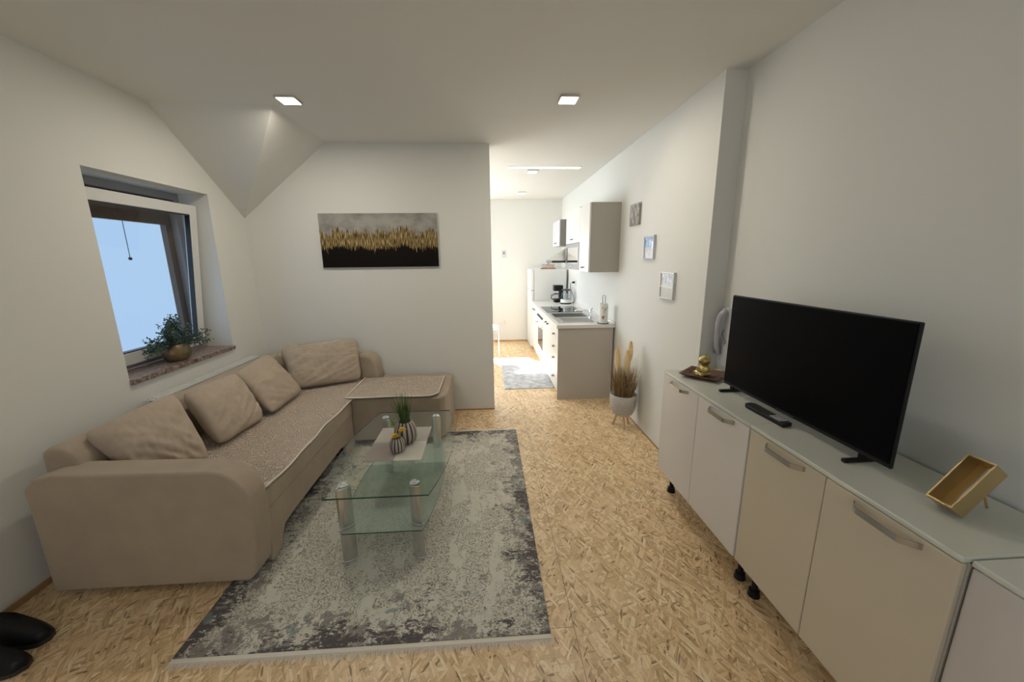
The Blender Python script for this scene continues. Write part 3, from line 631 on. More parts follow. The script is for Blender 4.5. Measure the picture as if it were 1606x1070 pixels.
# ------------------------------------------------------------------ sideboard units
cabs = [(2.245, 1.443, 2, 'white_lac', 'carcass', 0, .823, 'glossy white two-door cabinet at the far end, under the wooden tray'),
        (1.443, .700, 2, 'cream_lac', 'carcass', .003, .823, 'cream two-door cabinet under the near half of the television'),
        (.700, .200, 1, 'grey_lac', 'carcass', .022, .818, 'pale grey cabinet nearest the camera, cut by the frame edge')]
for (yb, ya, nd, cm, bm_, dx, H, lab) in cabs:
    ya += .002; yb -= .002; xf = 1.098 + dx
    r = thing('cabinet', lab, 'cabinet', ((xf+1.45)/2, (ya+yb)/2, 0), group='low cabinets along the right wall')
    b = nb(); box(b, xf+.021, 1.452, ya, yb, .165, H-.018); obj('body', b, bm_, r)
    b = nb(); box(b, xf-.002, 1.455, ya-.001, yb+.001, H-.016, H); obj('top', b, 'top_lac', r, bev=.004)
    for q in range(nd):
        da, db = ya + (yb-ya)*q/nd + .0015, ya + (yb-ya)*(q+1)/nd - .0015
        b = nb(); box(b, xf, xf+.019, da, db, .165, H-.019); d = obj('door', b, cm, r, bev=.004)
        if cm == 'grey_lac': continue
        yc = (da+db)/2 - .016; b = nb(); L_ = .092; pts = []
        for k in range(25):
            t = -1 + 2*k/24; bow = .032*min(1, (1-abs(t))/.34)**.75 if abs(t) < 1 else 0
            pts.append((xf - .003 - bow, yc + L_*t))
        z0, z1 = .777, .795
        A = [[b.verts.new((x-e, y, z)) for (x, y) in pts] for e in (0, .004) for z in (z0, z1)]
        for k in range(24):
            for p, q2 in ((0, 1), (1, 3), (3, 2), (2, 0)): b.faces.new((A[p][k], A[p][k+1], A[q2][k+1], A[q2][k]))
        b.faces.new((A[0][0], A[1][0], A[3][0], A[2][0])); b.faces.new((A[0][24], A[1][24], A[3][24], A[2][24]))
        obj('handle', b, 'handlemetal', d, smooth='auto')
    for (lx, ly) in ((1.185, yb-.045), (1.185, ya+.05), (1.40, yb-.045), (1.40, ya+.05)):
        b = nb(); cyl(b, (lx, ly, .02), (lx, ly, .166), .013, seg=14); lg = obj('leg', b, 'black', r, smooth='auto')
        b = nb(); cyl(b, (lx, ly, 0), (lx, ly, .030), .026, .021, seg=18); obj('foot', b, 'black', lg, smooth='auto')

# television
tv = thing('television', 'large black flat television standing on two splayed feet on the cabinets', 'television', (1.27, 1.45, .823))
b = nb(); box(b, 1.252, 1.264, 1.015, 1.882, .858, 1.327); obj('housing', b, 'black', tv, bev=.004)
b = nb(); box(b, 1.264, 1.31, 1.12, 1.78, .88, 1.15); obj('rear_housing', b, 'black', tv, bev=.01)
b = nb(); box(b, 1.249, 1.2518, 1.021, 1.876, .874, 1.322); obj('screen', b, 'screen', tv)
b = nb(); box(b, 1.2485, 1.252, 1.40, 1.50, .8595, .868); obj('sensor_strip', b, 'dgrey', tv)
for ly in (1.838, 1.125):
    b = nb(); box(b, 1.205, 1.385, ly-.009, ly+.009, .8235, .836); ft = obj('foot', b, 'black', tv, bev=.004)
    b = nb(); box(b, 1.2665, 1.285, ly-.009, ly+.009, .836, .885); obj('foot_neck', b, 'black', ft)
# remote
rc = thing('remote_control', 'black remote control with a pale button pad lying in front of the television', 'remote control', (1.228, 1.52, .823), rz=0)
b = nb(); prism(b, [(1.204, 1.395), (1.252, 1.405), (1.254, 1.625), (1.235, 1.64), (1.205, 1.635), (1.196, 1.615)], 'z', .8235, .841); obj('body', b, 'black', rc, bev=.004)
b = nb()
for i in range(4):
    for j in range(3): box(b, 1.209+.013*j, 1.218+.013*j, 1.425+.016*i, 1.434+.016*i, .841, .843)
obj('buttons', b, 'phone', rc)

# tray and statue
r = thing('wooden_tray', 'square dark brown wooden tray under the gold statue', 'tray', (1.272, 2.105, .823), rz=math.radians(42))
b = nb(); s0, s1 = .072, .108
def sq(s, z): return [Vector((math.cos(math.radians(42+45+90*k))*s*1.414+1.272, math.sin(math.radians(42+45+90*k))*s*1.414+2.105, z)) for k in range(4)]
rings = [[b.verts.new(p) for p in sq(*a)] for a in ((s0, .8235), (s1, .846), (s1-.008, .848), (s0-.006, .831))]
for a, c in zip(rings, rings[1:]):
    for k in range(4): b.faces.new((a[k], a[(k+1) % 4], c[(k+1) % 4], c[k]))
b.faces.new(rings[0][::-1]); b.faces.new(rings[-1]); obj('tray_body', b, 'wood', r)
# statue of a sitting child monk
bx_, by_, bz_ = 1.262, 2.09, .832
b = nb()
def blob(c, r, s=(1, 1, 1), rz=0, ry=0): ball(b, (bx_+c[0], by_+c[1], bz_+c[2]), r, *s, seg=20, rot=Matrix.Rotation(rz, 4, 'Z') @ Matrix.Rotation(ry, 4, 'Y'))
blob((.01, .0, .034), .030, (1, 1.15, 1.2)); blob((0, 0, .018), .036, (1, 1.3, .5))
for sgn in (-1, 1):
    blob((-.018, sgn*.026, .014), .016, (1.8, 1, .85), rz=sgn*-.5)       # folded legs
    blob((-.034, sgn*.006, .010), .011, (1.2, 1.4, .8))                # feet
    blob((.0, sgn*.033, .046), .0125, (1, 1, 1.7), ry=.3)               # upper arms
    blob((-.020, sgn*.024, .036), .010, (1.8, 1, 1), rz=sgn*.5)          # forearms
    blob((-.034, sgn*.010, .038), .0085)                                # hands
    blob((.004, sgn*.033, .096), .008, (.7, .6, 1.2))                    # ears
    blob((-.028, sgn*.011, .096), .0045, (.6, 1, .6))                    # eyelids
blob((0, 0, .068), .016); blob((0, 0, .094), .033, (1, 1, .95)); blob((-.032, 0, .090), .0045, (1, .9, 1)); blob((-.029, 0, .081), .006, (.6, 1.4, .5)); blob((.0, 0, .124), .008)
o = obj('statue', b, 'buddha', None, smooth=True, loc=(bx_, by_, bz_)); tag(o, 'small gold statue of a sitting monk child on the wooden tray', 'statue')
rm_ = o.modifiers.new('r', 'REMESH'); rm_.mode = 'VOXEL'; rm_.voxel_size = .0022; rm_.use_smooth_shade = True

# gold ornament box leaning on its prop
r = thing('ornament_box', 'tilted open gold box with a pale strip inside, propped on the near cream cabinet', 'ornament', (1.30, .835, .823))
P0 = Vector((1.262, .828, .8235))                                  # the corner it rests on
ub = Vector((.098, 0, .122)).normalized(); wb = Vector((-.122, 0, .098)).normalized(); vb = Vector((0, 1, 0))
# local axes: x along the slope, y away from the camera, z out of the open front
Mx = Matrix(((ub.x, vb.x, wb.x, P0.x), (ub.y, vb.y, wb.y, P0.y), (ub.z, vb.z, wb.z, P0.z), (0, 0, 0, 1)))
def lb(name, bxs, m, bev=.0):
    b = nb()
    for a in bxs: box(b, *a)
    b.transform(Mx); return obj(name, b, m, r, bev=bev)
L_ = .157; t = .004; D_ = .052; W_ = .062
lb('frame', [(0, L_, 0, t, 0, D_), (0, L_, W_-t, W_, 0, D_), (0, t, t, W_-t, 0, D_), (L_-t, L_, t, W_-t, 0, D_), (t, L_-t, t, W_-t, 0, t)], 'gold')
lb('mirror_panel', [(t+.028, L_-t-.003, t+.001, t+.022, t, t+.018)], 'phone')
b = nb(); cyl(b, tuple(Mx @ Vector((.115, .03, -.001))), (1.378, .862, .8265), .0035); obj('prop_leg', b, 'gold', r, smooth='auto')

# intercom handset on the niche wall
r = thing('intercom_phone', 'white wall intercom with a curved handset behind the television', 'intercom', (XN-.02, 2.23, .86))
b = nb(); box(b, XN-.022, XN-.0005, 2.165, 2.285, .845, 1.215); obj('base_plate', b, 'phone', r, bev=.008)
b = nb(); tube(b, [(XN-.03, 2.255, .92), (XN-.045, 2.255, .96), (XN-.055, 2.25, 1.05), (XN-.058, 2.245, 1.12), (XN-.052, 2.235, 1.17), (XN-.035, 2.215, 1.20)], [.014, .016, .014, .015, .018, .014], 12)
hset = obj('handset', b, 'phone', r, smooth=True)
b = nb(); tube(b, [(XN-.048, 2.262, .925), (XN-.050, 2.262, .96), (XN-.050, 2.262, 1.03)], [.013, .014, .009], 12); o = obj('mouthpiece', b, 'phoneg', hset, smooth=True); o['label'] = 'grey mouthpiece'
b = nb(); tube(b, [(XN-.03, 2.22+.02*math.sin(k*.5), 1.08-.008*k) for k in range(12)], .003, 6); obj('cord', b, 'phoneg', r, smooth=True)

# ------------------------------------------------------------------ pictures on the right wall
def wall_pic(y0, y1, z0, z1, label, cat, kind, fm, name='picture_frame'):
    r = thing(name, label, cat, (XR, (y0+y1)/2, z0), group='small pictures on the right wall')
    b = nb(); w_ = .012 if kind != 'canvas' else .0
    if w_:
        for a in ((y0, y0+w_, z0, z1), (y1-w_, y1, z0, z1), (y0+w_, y1-w_, z0, z0+w_), (y0+w_, y1-w_, z1-w_, z1)): box(b, XR-.022, XR-.0005, *a)
        obj('frame', b, fm, r, bev=.002)
    m, nt, bs = nm(cat + '_print'); bs.inputs['Roughness'].default_value = .25
    v = coord(nt, 'Object', (1, 14 if kind != 'canvas' else 30, 10)); n = N(nt, 'ShaderNodeTexNoise'); n.inputs['Scale'].default_value = 1.6; n.inputs['Detail'].default_value = 6; nt.links.new(v, n.inputs['Vector'])
    sp = N(nt, 'ShaderNodeSeparateXYZ'); tc = N(nt, 'ShaderNodeTexCoord'); nt.links.new(tc.outputs['Object'], sp.inputs[0])
    h = math_(nt, 'ADD', math_(nt, 'DIVIDE', sp.outputs[2], z1-z0), math_(nt, 'MULTIPLY', math_(nt, 'SUBTRACT', n.outputs[0], .5), .35))
    if kind == 'canvas': col = mixc(nt, math_(nt, 'GREATER_THAN', math_(nt, 'ADD', n.outputs[0], math_(nt, 'MULTIPLY', h, .12)), .60), (.28, .26, .24), (.60, .58, .55))
    elif kind == 'blue': col = mixc(nt, math_(nt, 'GREATER_THAN', h, .48), mixc(nt, n.outputs[0], (.10, .10, .12), (.75, .72, .70)), ramp(nt, n.outputs[0], [(.35, (.06, .14, .30)), (.5, (.25, .42, .65)), (.65, (.8, .86, .92))]))
    else: col = mixc(nt, math_(nt, 'GREATER_THAN', h, .55), (.62, .62, .60), ramp(nt, n.outputs[0], [(.4, (.30, .30, .34)), (.6, (.72, .72, .76))]))
    nt.links.new(col, bs.inputs['Base Color'])
    b = nb(); box(b, XR-(.020 if kind == 'canvas' else .014), XR-.001, y0+w_*.9, y1-w_*.9, z0+w_*.9, z1-w_*.9); pr_ = obj('print', b, m, r)
    if kind == 'grey':
        b = nb(); box(b, XR-.021, XR-.014, y0+w_, y1-w_, z0+.085, z0+.093); obj('divider', b, 'pvc', r)
    return r
wall_pic(3.40, 3.618, 1.80, 1.988, 'small grey canvas print, highest of the three wall pictures', 'picture', 'canvas', None, 'canvas_print')
wall_pic(3.055, 3.253, 1.503, 1.693, 'silver framed blue city photo, middle of the three wall pictures', 'photo frame', 'blue', 'phone')
wall_pic(2.68, 2.90, 1.212, 1.410, 'white framed photo with a divided lower field, lowest of the three wall pictures', 'photo frame', 'grey', 'pvc')

# ------------------------------------------------------------------ basket planter with dry grass
px, py = 1.205, 3.205
r = thing('basket_planter', 'white woven planter of dry brown grass and cream plumes on pale wooden legs', 'planter', (px, py, 0))
b = nb(); lathe(b, [(0, .115), (.06, .117), (.088, .135), (.108, .18), (.118, .25), (.120, .315), (.114, .318), (.110, .30), (0, .28)], (px, py, 0), 48); obj('basket', b, 'wicker', r, smooth=True)
for k in range(3):
    a = math.radians(-95 + 120*k); b = nb(); cyl(b, (px+.045*math.cos(a), py+.045*math.sin(a), .125), (px+.085*math.cos(a), py+.085*math.sin(a), 0), .011, .009, seg=12); obj('leg', b, 'palewood', r, smooth='auto')
b = nb()
for k in range(640):
    a = random.random()*6.28; rr = .095*math.sqrt(random.random()); h = random.uniform(.12, .30); sp_ = random.uniform(1.0, 1.75)
    x1 = min(px + rr*math.cos(a)*sp_, XR-.012)
    blade(b, (px+rr*math.cos(a)*.8, py+rr*math.sin(a)*.8, .29), (x1, py+rr*math.sin(a)*sp_, .31+h), .004)
obj('dry_grass', b, 'drygrass', r)
b = nb()
for k in range(60):
    a = random.random()*6.28; rr = random.uniform(.03, .12); x1 = min(px + .03 + rr*math.cos(a)*1.1, XR-.01)
    tube(b, [(px+rr*.5*math.cos(a), py+rr*.5*math.sin(a), .30), (x1, py+rr*math.sin(a), .52+random.random()*.17)], .0011, 3)
obj('pale_stalks', b, 'palestraw', r)
for (dx, dy, z0, z1, rr) in ((-.072, .0, .53, .735, .042), (.018, -.01, .49, .715, .044), (.058, .03, .60, .785, .036)):
    b = nb(); c0 = Vector((px+dx*.9, py+dy, z0)); c1 = Vector((px+dx, py+dy, z1))
    tube(b, [(px+dx*.5, py, .3), c0], .002, 5)
    for k in range(950):
        t = random.random(); a = random.random()*6.28; c = c0.lerp(c1, t); R_ = rr*(math.sin(math.pi*min(1, .12+.80*t))**.6)
        d = Vector((math.cos(a), math.sin(a), random.uniform(.5, 1.3)))
        s = Vector((-math.sin(a), math.cos(a), 0))*.0022; e = c + d*R_*random.uniform(.6, 1)
        e.x = min(e.x, XR-.008)
        b.faces.new([b.verts.new(q) for q in (c-s, c+s, e)])
    tube(b, [c0 + (c1-c0)*k/8 for k in range(9)], [max(.004, rr*.62*math.sin(math.pi*min(.93, .1+.85*k/8))) for k in range(9)], 8)
    obj('plume', b, 'plume', r)

# ------------------------------------------------------------------ ceiling lights
for i, (lx, ly, lab, m_) in enumerate(((-1.237, 2.785, 'square lit ceiling light beside the sloped corner of the ceiling', 'lampon'), (.552, 2.72, 'square lit ceiling light in front of the kitchen opening', 'lampon'),
                                   (.563, 4.806, 'small square ceiling light in the kitchen behind the bright strip', 'lampk'), (.57, 6.312, 'small square ceiling light at the far end of the kitchen', 'lampk'))):
    r = thing('ceiling_light', lab, 'ceiling light', (lx, ly, ZC), group='square ceiling lights'); s = .062
    b = nb()
    for a in ((-s, s, -s, -s+.008), (-s, s, s-.008, s), (-s, -s+.008, -s+.008, s-.008), (s-.008, s, -s+.008, s-.008)): box(b, lx+a[0], lx+a[1], ly+a[2], ly+a[3], ZC-.014, ZC-.0005)
    obj('frame', b, 'frame_w', r)
    b = nb(); box(b, lx-s+.009, lx+s-.009, ly-s+.009, ly+s-.009, ZC-.016, ZC-.002); obj('diffuser', b, m_, r)
    if m_ == 'lampon': light('lamp_light', 'AREA', (lx, ly, ZC-.018), 8.5, (1.0, 0.92, 0.78), .10, direction=(0, 0, -1))
r = thing('ceiling_light', 'long thin bright light strip across the kitchen ceiling', 'ceiling light', (.683, 4.618, ZC))
b = nb(); box(b, .262, 1.10, 4.578, 4.658, ZC-.006, ZC-.0005); obj('housing', b, 'pvc', r)
b = nb(); box(b, .272, 1.09, 4.586, 4.650, ZC-.009, ZC-.0061); obj('diffuser', b, 'lampk', r)

# ------------------------------------------------------------------ kitchen
KG = 'kitchen base units under the worktop'; FX = .735
def hnd(b, x, y, z, l=.055):
    tube(b, [(x, y-l/2, z), (x-.022, y-l/2+.008, z-.004), (x-.026, y, z-.008), (x-.022, y+l/2-.008, z-.004), (x, y+l/2, z)], .005, 6)
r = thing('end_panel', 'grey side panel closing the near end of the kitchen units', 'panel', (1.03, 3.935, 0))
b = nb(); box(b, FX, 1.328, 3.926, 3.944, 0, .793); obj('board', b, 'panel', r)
def unit(y0, y1, label, fronts, name='kitchen_cabinet', fm='kwhite'):
    r = thing(name, label, 'kitchen cabinet', (1.0, (y0+y1)/2, 0), group=KG)
    b = nb(); box(b, FX+.06, 1.3, y0+.002, y1-.002, 0, .09)
    if 'sink' in label:
        box(b, FX+.02, 1.325, y0+.002, y0+.02, .09, .793); box(b, FX+.02, 1.325, y1-.02, y1-.002, .09, .793); box(b, FX+.02, 1.325, y0+.02, y1-.02, .09, .108); box(b, 1.31, 1.325, y0+.02, y1-.02, .108, .793)
    else: box(b, FX+.02, 1.325, y0+.002, y1-.002, .09, .793)
    obj('body', b, 'kwhite', r)
    for (ya, yb, z0, z1, nme, hz, hy) in fronts:
        b = nb(); box(b, FX, FX+.018, ya+.003, yb-.003, z0+.002, z1-.002); d = obj(nme, b, fm, r, bev=.002)
        b = nb(); hnd(b, FX, hy, hz); obj('handle', b, 'dgrey', d, smooth=True)
    return r
unit(3.946, 4.31, 'white four drawer unit at the near end of the kitchen worktop', [(3.946, 4.31, .64, .79, 'drawer', .705, 4.13), (3.946, 4.31, .51, .64, 'drawer', .565, 4.13), (3.946, 4.31, .385, .51, 'drawer', .435, 4.13), (3.946, 4.31, .09, .385, 'drawer', .22, 4.13)])
unit(4.31, 4.985, 'white two door unit below the steel sink', [(4.31, 4.647, .09, .79, 'door', .74, 4.58), (4.647, 4.985, .09, .79, 'door', .74, 4.72)])
unit(5.595, 6.295, 'white unit between the oven and the fridge', [(5.595, 5.945, .09, .79, 'door', .74, 5.88), (5.945, 6.295, .09, .79, 'door', .74, 6.02)])
r = thing('oven', 'built-in oven with a glass door under the black hob', 'oven', (1.0, 5.29, 0))
b = nb(); box(b, FX+.02, 1.32, 4.987, 5.593, .09, .793); box(b, FX+.06, 1.3, 4.987, 5.593, 0, .09); obj('body', b, 'kwhite', r)
b = nb(); box(b, FX, FX+.019, 4.99, 5.59, .10, .225); obj('bottom_drawer', b, 'kwhite', r)
b = nb(); box(b, FX-.002, FX+.019, 4.99, 5.59, .23, .645); d = obj('oven_door', b, 'kwhite', r, bev=.002)
b = nb(); box(b, FX-.004, FX-.0021, 5.05, 5.53, .28, .57); obj('oven_window', b, 'black_glass', d)
b = nb(); tube(b, [(FX-.002, 5.04, .61), (FX-.04, 5.06, .61), (FX-.045, 5.29, .61), (FX-.04, 5.52, .61), (FX-.002, 5.54, .61)], .008, 8); obj('handle', b, 'steel', d, smooth=True)
b = nb(); box(b, FX, FX+.019, 4.99, 5.59, .65, .79); cp = obj('control_panel', b, 'kwhite', r)
for k in range(5):
    b = nb(); cyl(b, (FX, 5.08+.105*k, .72), (FX-.02, 5.08+.105*k, .72), .017, .014, seg=14); obj('knob', b, 'dgrey', cp, smooth='auto')
# worktop with the sink cut-out
b = nb(); z0, z1 = .796, .830; sx0, sx1, sy0_, sy1_ = .80, 1.20, 4.46, 4.79
for a in ((.718, sx0, 3.912, 6.30), (sx1, 1.346, 3.912, 6.30), (sx0, sx1, 3.912, sy0_), (sx0, sx1, sy1_, 6.30)): box(b, *a, z0, z1)
o = obj('worktop', b, 'worktop', None, loc=(1.03, 3.912, .796)); tag(o, 'long white kitchen worktop holding the sink and hob', 'worktop')
b = nb(); box(b, 1.334, 1.3465, 3.912, 6.30, .8305, .852); ob = obj('wall_edging', b, 'worktop', o)
r = thing('sink', 'stainless steel kitchen sink with a round-cornered bowl and drainer', 'sink', (1.0, 4.44, .830))
b = nb()
for a in ((.762, sx0, 4.06, 4.82), (sx1, 1.25, 4.06, 4.82), (sx0, sx1, 4.06, sy0_), (sx0, sx1, sy1_, 4.82)): box(b, *a, .8302, .834)
for k in range(9): box(b, .83, 1.17, 4.10+.036*k, 4.112+.036*k, .834, .8365)
obj('drainer', b, 'steel', r)
b = nb()
box(b, sx0+.001, sx0+.004, sy0_+.001, sy1_-.001, .68, .8305); box(b, sx1-.004, sx1-.001, sy0_+.001, sy1_-.001, .68, .8305); box(b, sx0+.004, sx1-.004, sy0_+.001, sy0_+.004, .68, .8305); box(b, sx0+.004, sx1-.004, sy1_-.004, sy1_-.001, .68, .8305); box(b, sx0+.004, sx1-.004, sy0_+.004, sy1_-.004, .68, .684)
obj('bowl', b, 'steel', r)
r = thing('tap', 'low chrome mixer tap behind the sink', 'tap', (1.225, 4.46, .834))
b = nb(); cyl(b, (1.225, 4.46, .8345), (1.225, 4.46, .90), .022, .018, seg=16); tube(b, [(1.225, 4.46, .885), (1.17, 4.50, .905), (1.08, 4.56, .90), (1.06, 4.575, .885)], .010, 10); obj('spout', b, 'chrome', r, smooth='auto')
b = nb(); cyl(b, (1.225, 4.46, .900), (1.225, 4.46, .915), .019, .015, seg=16); tube(b, [(1.225, 4.46, .912), (1.23, 4.40, .945)], .006, 8); obj('lever', b, 'chrome', r, smooth='auto')
r = thing('hob', 'black glass hob set in the worktop behind the sink', 'hob', (1.0, 5.19, .830))
b = nb(); box(b, .765, 1.235, 4.89, 5.485, .8302, .836); obj('glass_plate', b, 'black_glass', r, bev=.002)
for (cx_, cy_, rr) in ((.88, 5.04, .075), (.88, 5.34, .09), (1.11, 5.04, .09), (1.11, 5.34, .075)):
    b = nb(); tube(b, [(cx_+rr*math.cos(a*.2618), cy_+rr*math.sin(a*.2618), .8362) for a in range(24)], .0008, 4, True); obj('cooking_zone', b, 'steel', r)

r = thing('fridge', 'white fridge freezer at the far end of the kitchen units', 'fridge', (1.03, 6.6, 0))
b = nb(); box(b, .775, 1.31, 6.325, 6.90, .03, 1.345); box(b, .80, 1.29, 6.34, 6.88, 0, .03); obj('body', b, 'white', r, bev=.006)
b = nb(); box(b, .718, .770, 6.325, 6.90, 1.005, 1.343); obj('freezer_door', b, 'white', r, bev=.008)
b = nb(); box(b, .718, .770, 6.325, 6.90, .05, .995); obj('fridge_door', b, 'white', r, bev=.008)
# coffee lettering on the fridge
def text_obj(name, txt, size, ext, m, matw, parent=None):
    cu = bpy.data.curves.new(name, 'FONT'); cu.body = txt; cu.size = size; cu.extrude = ext; cu.align_x = 'CENTER'
    tmp = bpy.data.objects.new('tmp', cu); C.objects.link(tmp); dg = bpy.context.evaluated_depsgraph_get(); me = bpy.data.meshes.new_from_object(tmp.evaluated_get(dg))
    bpy.data.objects.remove(tmp); b = nb(); b.from_mesh(me); b.transform(matw); return obj(name, b, m, parent)
r = thing('coffee_sign', 'brown standing wooden lettering reading coffee on top of the fridge', 'sign', (1.02, 6.42, 1.345))
text_obj('letters', 'coffee', .14, .007, 'coffee', Matrix.Translation((1.02, 6.42, 1.3605)) @ Matrix.Rotation(math.pi/2, 4, 'X') @ Matrix.Diagonal((.60, 1.0, 1, 1)), r)
b = nb(); box(b, .893, 1.142, 6.395, 6.445, 1.3455, 1.361); obj('stand', b, 'coffee', r)

# wall cabinets
WX = 1.030; G2 = 'kitchen wall cabinets'
def wallcab(y0, y1, z0, z1, label, fronts):
    r = thing('wall_cabinet', label, 'wall cabinet', (1.19, (y0+y1)/2, z0), group=G2)
    b = nb(); box(b, WX+.02, XR-.001, y0+.001, y1-.001, z0, z1); obj('body', b, 'kgrey', r)
    for (za, zb, m_, nme) in fronts:
        b = nb(); box(b, WX, WX+.018, y0+.002, y1-.002, za+.002, zb-.002); d = obj(nme, b, m_, r, bev=.002)
        b = nb(); hnd(b, WX, (y0+y1)/2, za+.05, .07); obj('handle', b, 'dgrey', d, smooth=True)
    return r
wallcab(3.905, 4.312, 1.375, 2.058, 'tall grey-sided wall cabinet nearest the camera in the kitchen', [(1.375, 2.058, 'kwhite', 'door')])
r = wallcab(4.314, 5.05, 1.385, 2.068, 'white wall cabinet with a lower glass flap beside the cooker hood', [(1.69, 2.068, 'kwhite', 'door')])
b = nb()
for a in ((4.316, 4.376, 1.387, 1.688), (4.988, 5.048, 1.387, 1.688), (4.376, 4.988, 1.387, 1.455), (4.376, 4.988, 1.645, 1.688)): box(b, WX-.002, WX+.018, *a)
d = obj('flap_frame', b, 'kflap', r)
b = nb(); box(b, WX+.004, WX+.010, 4.376, 4.988, 1.455, 1.645); obj('flap_glass', b, 'mirror', d)
b = nb(); hnd(b, WX-.002, 4.68, 1.425, .08); obj('handle', b, 'chrome', d, smooth=True)
wallcab(5.512, 6.07, 1.688, 2.05, 'small far wall cabinet beyond the cooker hood', [(1.688, 2.05, 'phone', 'door')])
r = thing('cooker_hood', 'pyramid shaped steel cooker hood above the hob', 'cooker hood', (1.1, 5.28, 1.47))
b = nb()
lo = [b.verts.new(p) for p in ((.85, 5.055, 1.49), (1.347, 5.055, 1.49), (1.347, 5.508, 1.49), (.85, 5.508, 1.49))]
hi = [b.verts.new(p) for p in ((1.10, 5.18, 1.66), (1.347, 5.18, 1.66), (1.347, 5.38, 1.66), (1.10, 5.38, 1.66))]
b.faces.new(lo[::-1]); b.faces.new(hi)
for k in range(4): b.faces.new((lo[k], lo[(k+1) % 4], hi[(k+1) % 4], hi[k]))
obj('canopy', b, 'steel', r)
b = nb(); box(b, .848, 1.347, 5.053, 5.51, 1.462, 1.4895); obj('rim', b, 'dgrey', r)
b = nb(); box(b, 1.12, 1.347, 5.19, 5.37, 1.6605, 2.1); obj('chimney', b, 'steel', r)

# coffee machine and kettle
cx_, cy_ = 1.12, 6.10
r = thing('coffee_machine', 'black drip coffee machine with a glass jug on the worktop by the fridge', 'coffee machine', (cx_, cy_, .83))
b = nb(); box(b, cx_-.06, cx_+.08, cy_-.07, cy_+.07, .8305, .855); box(b, cx_+.03, cx_+.08, cy_-.07, cy_+.07, .855, 1.06); box(b, cx_-.065, cx_+.08, cy_-.07, cy_+.07, 1.01, 1.10); obj('body', b, 'black', r, bev=.008)
b = nb(); lathe(b, [(0, 0), (.045, 0), (.052, .03), (.048, .075), (.036, .10), (0, .10)], (cx_-.02, cy_-.01, .857), 24); jg = obj('jug', b, 'tab', r, smooth=True)
b = nb(); lathe(b, [(0, 0), (.042, 0), (.048, .028), (0, .028)], (cx_-.02, cy_-.01, .859), 24); obj('coffee', b, 'wood', jg, smooth=True)
b = nb(); tube(b, [(cx_-.06, cy_-.03, .95), (cx_-.10, cy_-.045, .945), (cx_-.105, cy_-.045, .90), (cx_-.07, cy_-.03, .87)], .007, 8); lathe(b, [(.0, .0), (.038, .0), (.036, .012), (0, .012)], (cx_-.02, cy_-.01, .957), 24); obj('jug_handle', b, 'black', jg, smooth=True)
cx_, cy_ = 1.205, 5.84
r = thing('kettle', 'glass kettle with a white base and black lid on the worktop', 'kettle', (cx_, cy_, .83))
b = nb(); lathe(b, [(0, 0), (.085, 0), (.085, .018), (.075, .020), (0, .020)], (cx_, cy_, .8305), 32); obj('power_base', b, 'black', r, smooth='auto')
b = nb(); lathe(b, [(0, 0), (.082, 0), (.080, .045), (.076, .05), (0, .05)], (cx_, cy_, .851), 32); obj('bottom', b, 'white', r, smooth='auto')
b = nb(); lathe(b, [(.076, 0), (.070, .06), (.064, .135), (.062, .135), (.068, .06), (.074, 0)], (cx_, cy_, .902), 32); obj('glass_body', b, 'tab', r, smooth=True)
b = nb(); lathe(b, [(0, 0), (.066, 0), (.066, .014), (.05, .02), (0, .022)], (cx_, cy_, 1.037), 32); obj('lid', b, 'dgrey', r, smooth='auto')
b = nb(); cyl(b, (cx_, cy_, .902), (cx_, cy_, .99), .028, seg=16); obj('filter', b, 'steel', r, smooth='auto')
b = nb(); tube(b, [(cx_-.06, cy_-.02, 1.035), (cx_-.11, cy_-.04, 1.03), (cx_-.115, cy_-.04, .96), (cx_-.08, cy_-.03, .92)], .010, 8); obj('handle', b, 'black', r, smooth=True)
sk = thing('wall_socket', 'white wall socket with the black plug above the kettle', 'socket', (XR, 5.85, 1.12), group='wall sockets')
b = nb(); box(b, XR-.008, XR-.0005, 5.79, 5.91, 1.115, 1.195); obj('cover_plate', b, 'white', sk, bev=.003)
cb = thing('power_cable', 'black plug and cable hanging from the socket to the kettle', 'cable', (XR-.02, 5.85, .84))
b = nb(); cyl(b, (XR-.0085, 5.855, 1.155), (XR-.045, 5.855, 1.155), .018, .014, seg=14); obj('plug', b, 'black', cb, smooth='auto')
b = nb(); tube(b, [(XR-.045, 5.855, 1.155), (XR-.075, 5.85, 1.14), (XR-.08, 5.83, 1.05), (XR-.03, 5.80, .95), (XR-.025, 5.80, .87), (XR-.05, 5.83, .836), (cx_+.105, 5.84, .836)], .004, 6); obj('cord', b, 'black', cb, smooth=True)

# paper towel roll
cx_, cy_ = 1.232, 3.985
r = thing('paper_towel_holder', 'printed paper towel roll on a wire stand at the worktop end', 'paper towel', (cx_, cy_, .83))
b = nb(); cyl(b, (cx_, cy_, .8305), (cx_, cy_, .838), .062, seg=32); tube(b, [(cx_-.014, cy_, 1.04), (cx_-.014, cy_, 1.115), (cx_-.008, cy_, 1.13), (cx_+.008, cy_, 1.13), (cx_+.014, cy_, 1.115), (cx_+.014, cy_, 1.04)], .003, 6); obj('stand', b, 'dgrey', r, smooth='auto')
b = nb(); cyl(b, (cx_, cy_, .8385), (cx_, cy_, 1.045), .046, seg=36); rl = obj('roll', b, 'paper', r, smooth='auto')
def dots(name, m, lst):
    b = nb()
    for (a, z, s) in lst:
        a = math.radians(a); ball(b, (cx_+.0462*math.cos(a), cy_+.0462*math.sin(a), z), s, 1, 1, 1, seg=8)
    obj(name, b, m, rl, smooth=True)
dots('cherry_print', 'cherry', [(-118, .905, .008), (-100, .908, .008), (-108, .888, .008), (-92, .955, .004)])
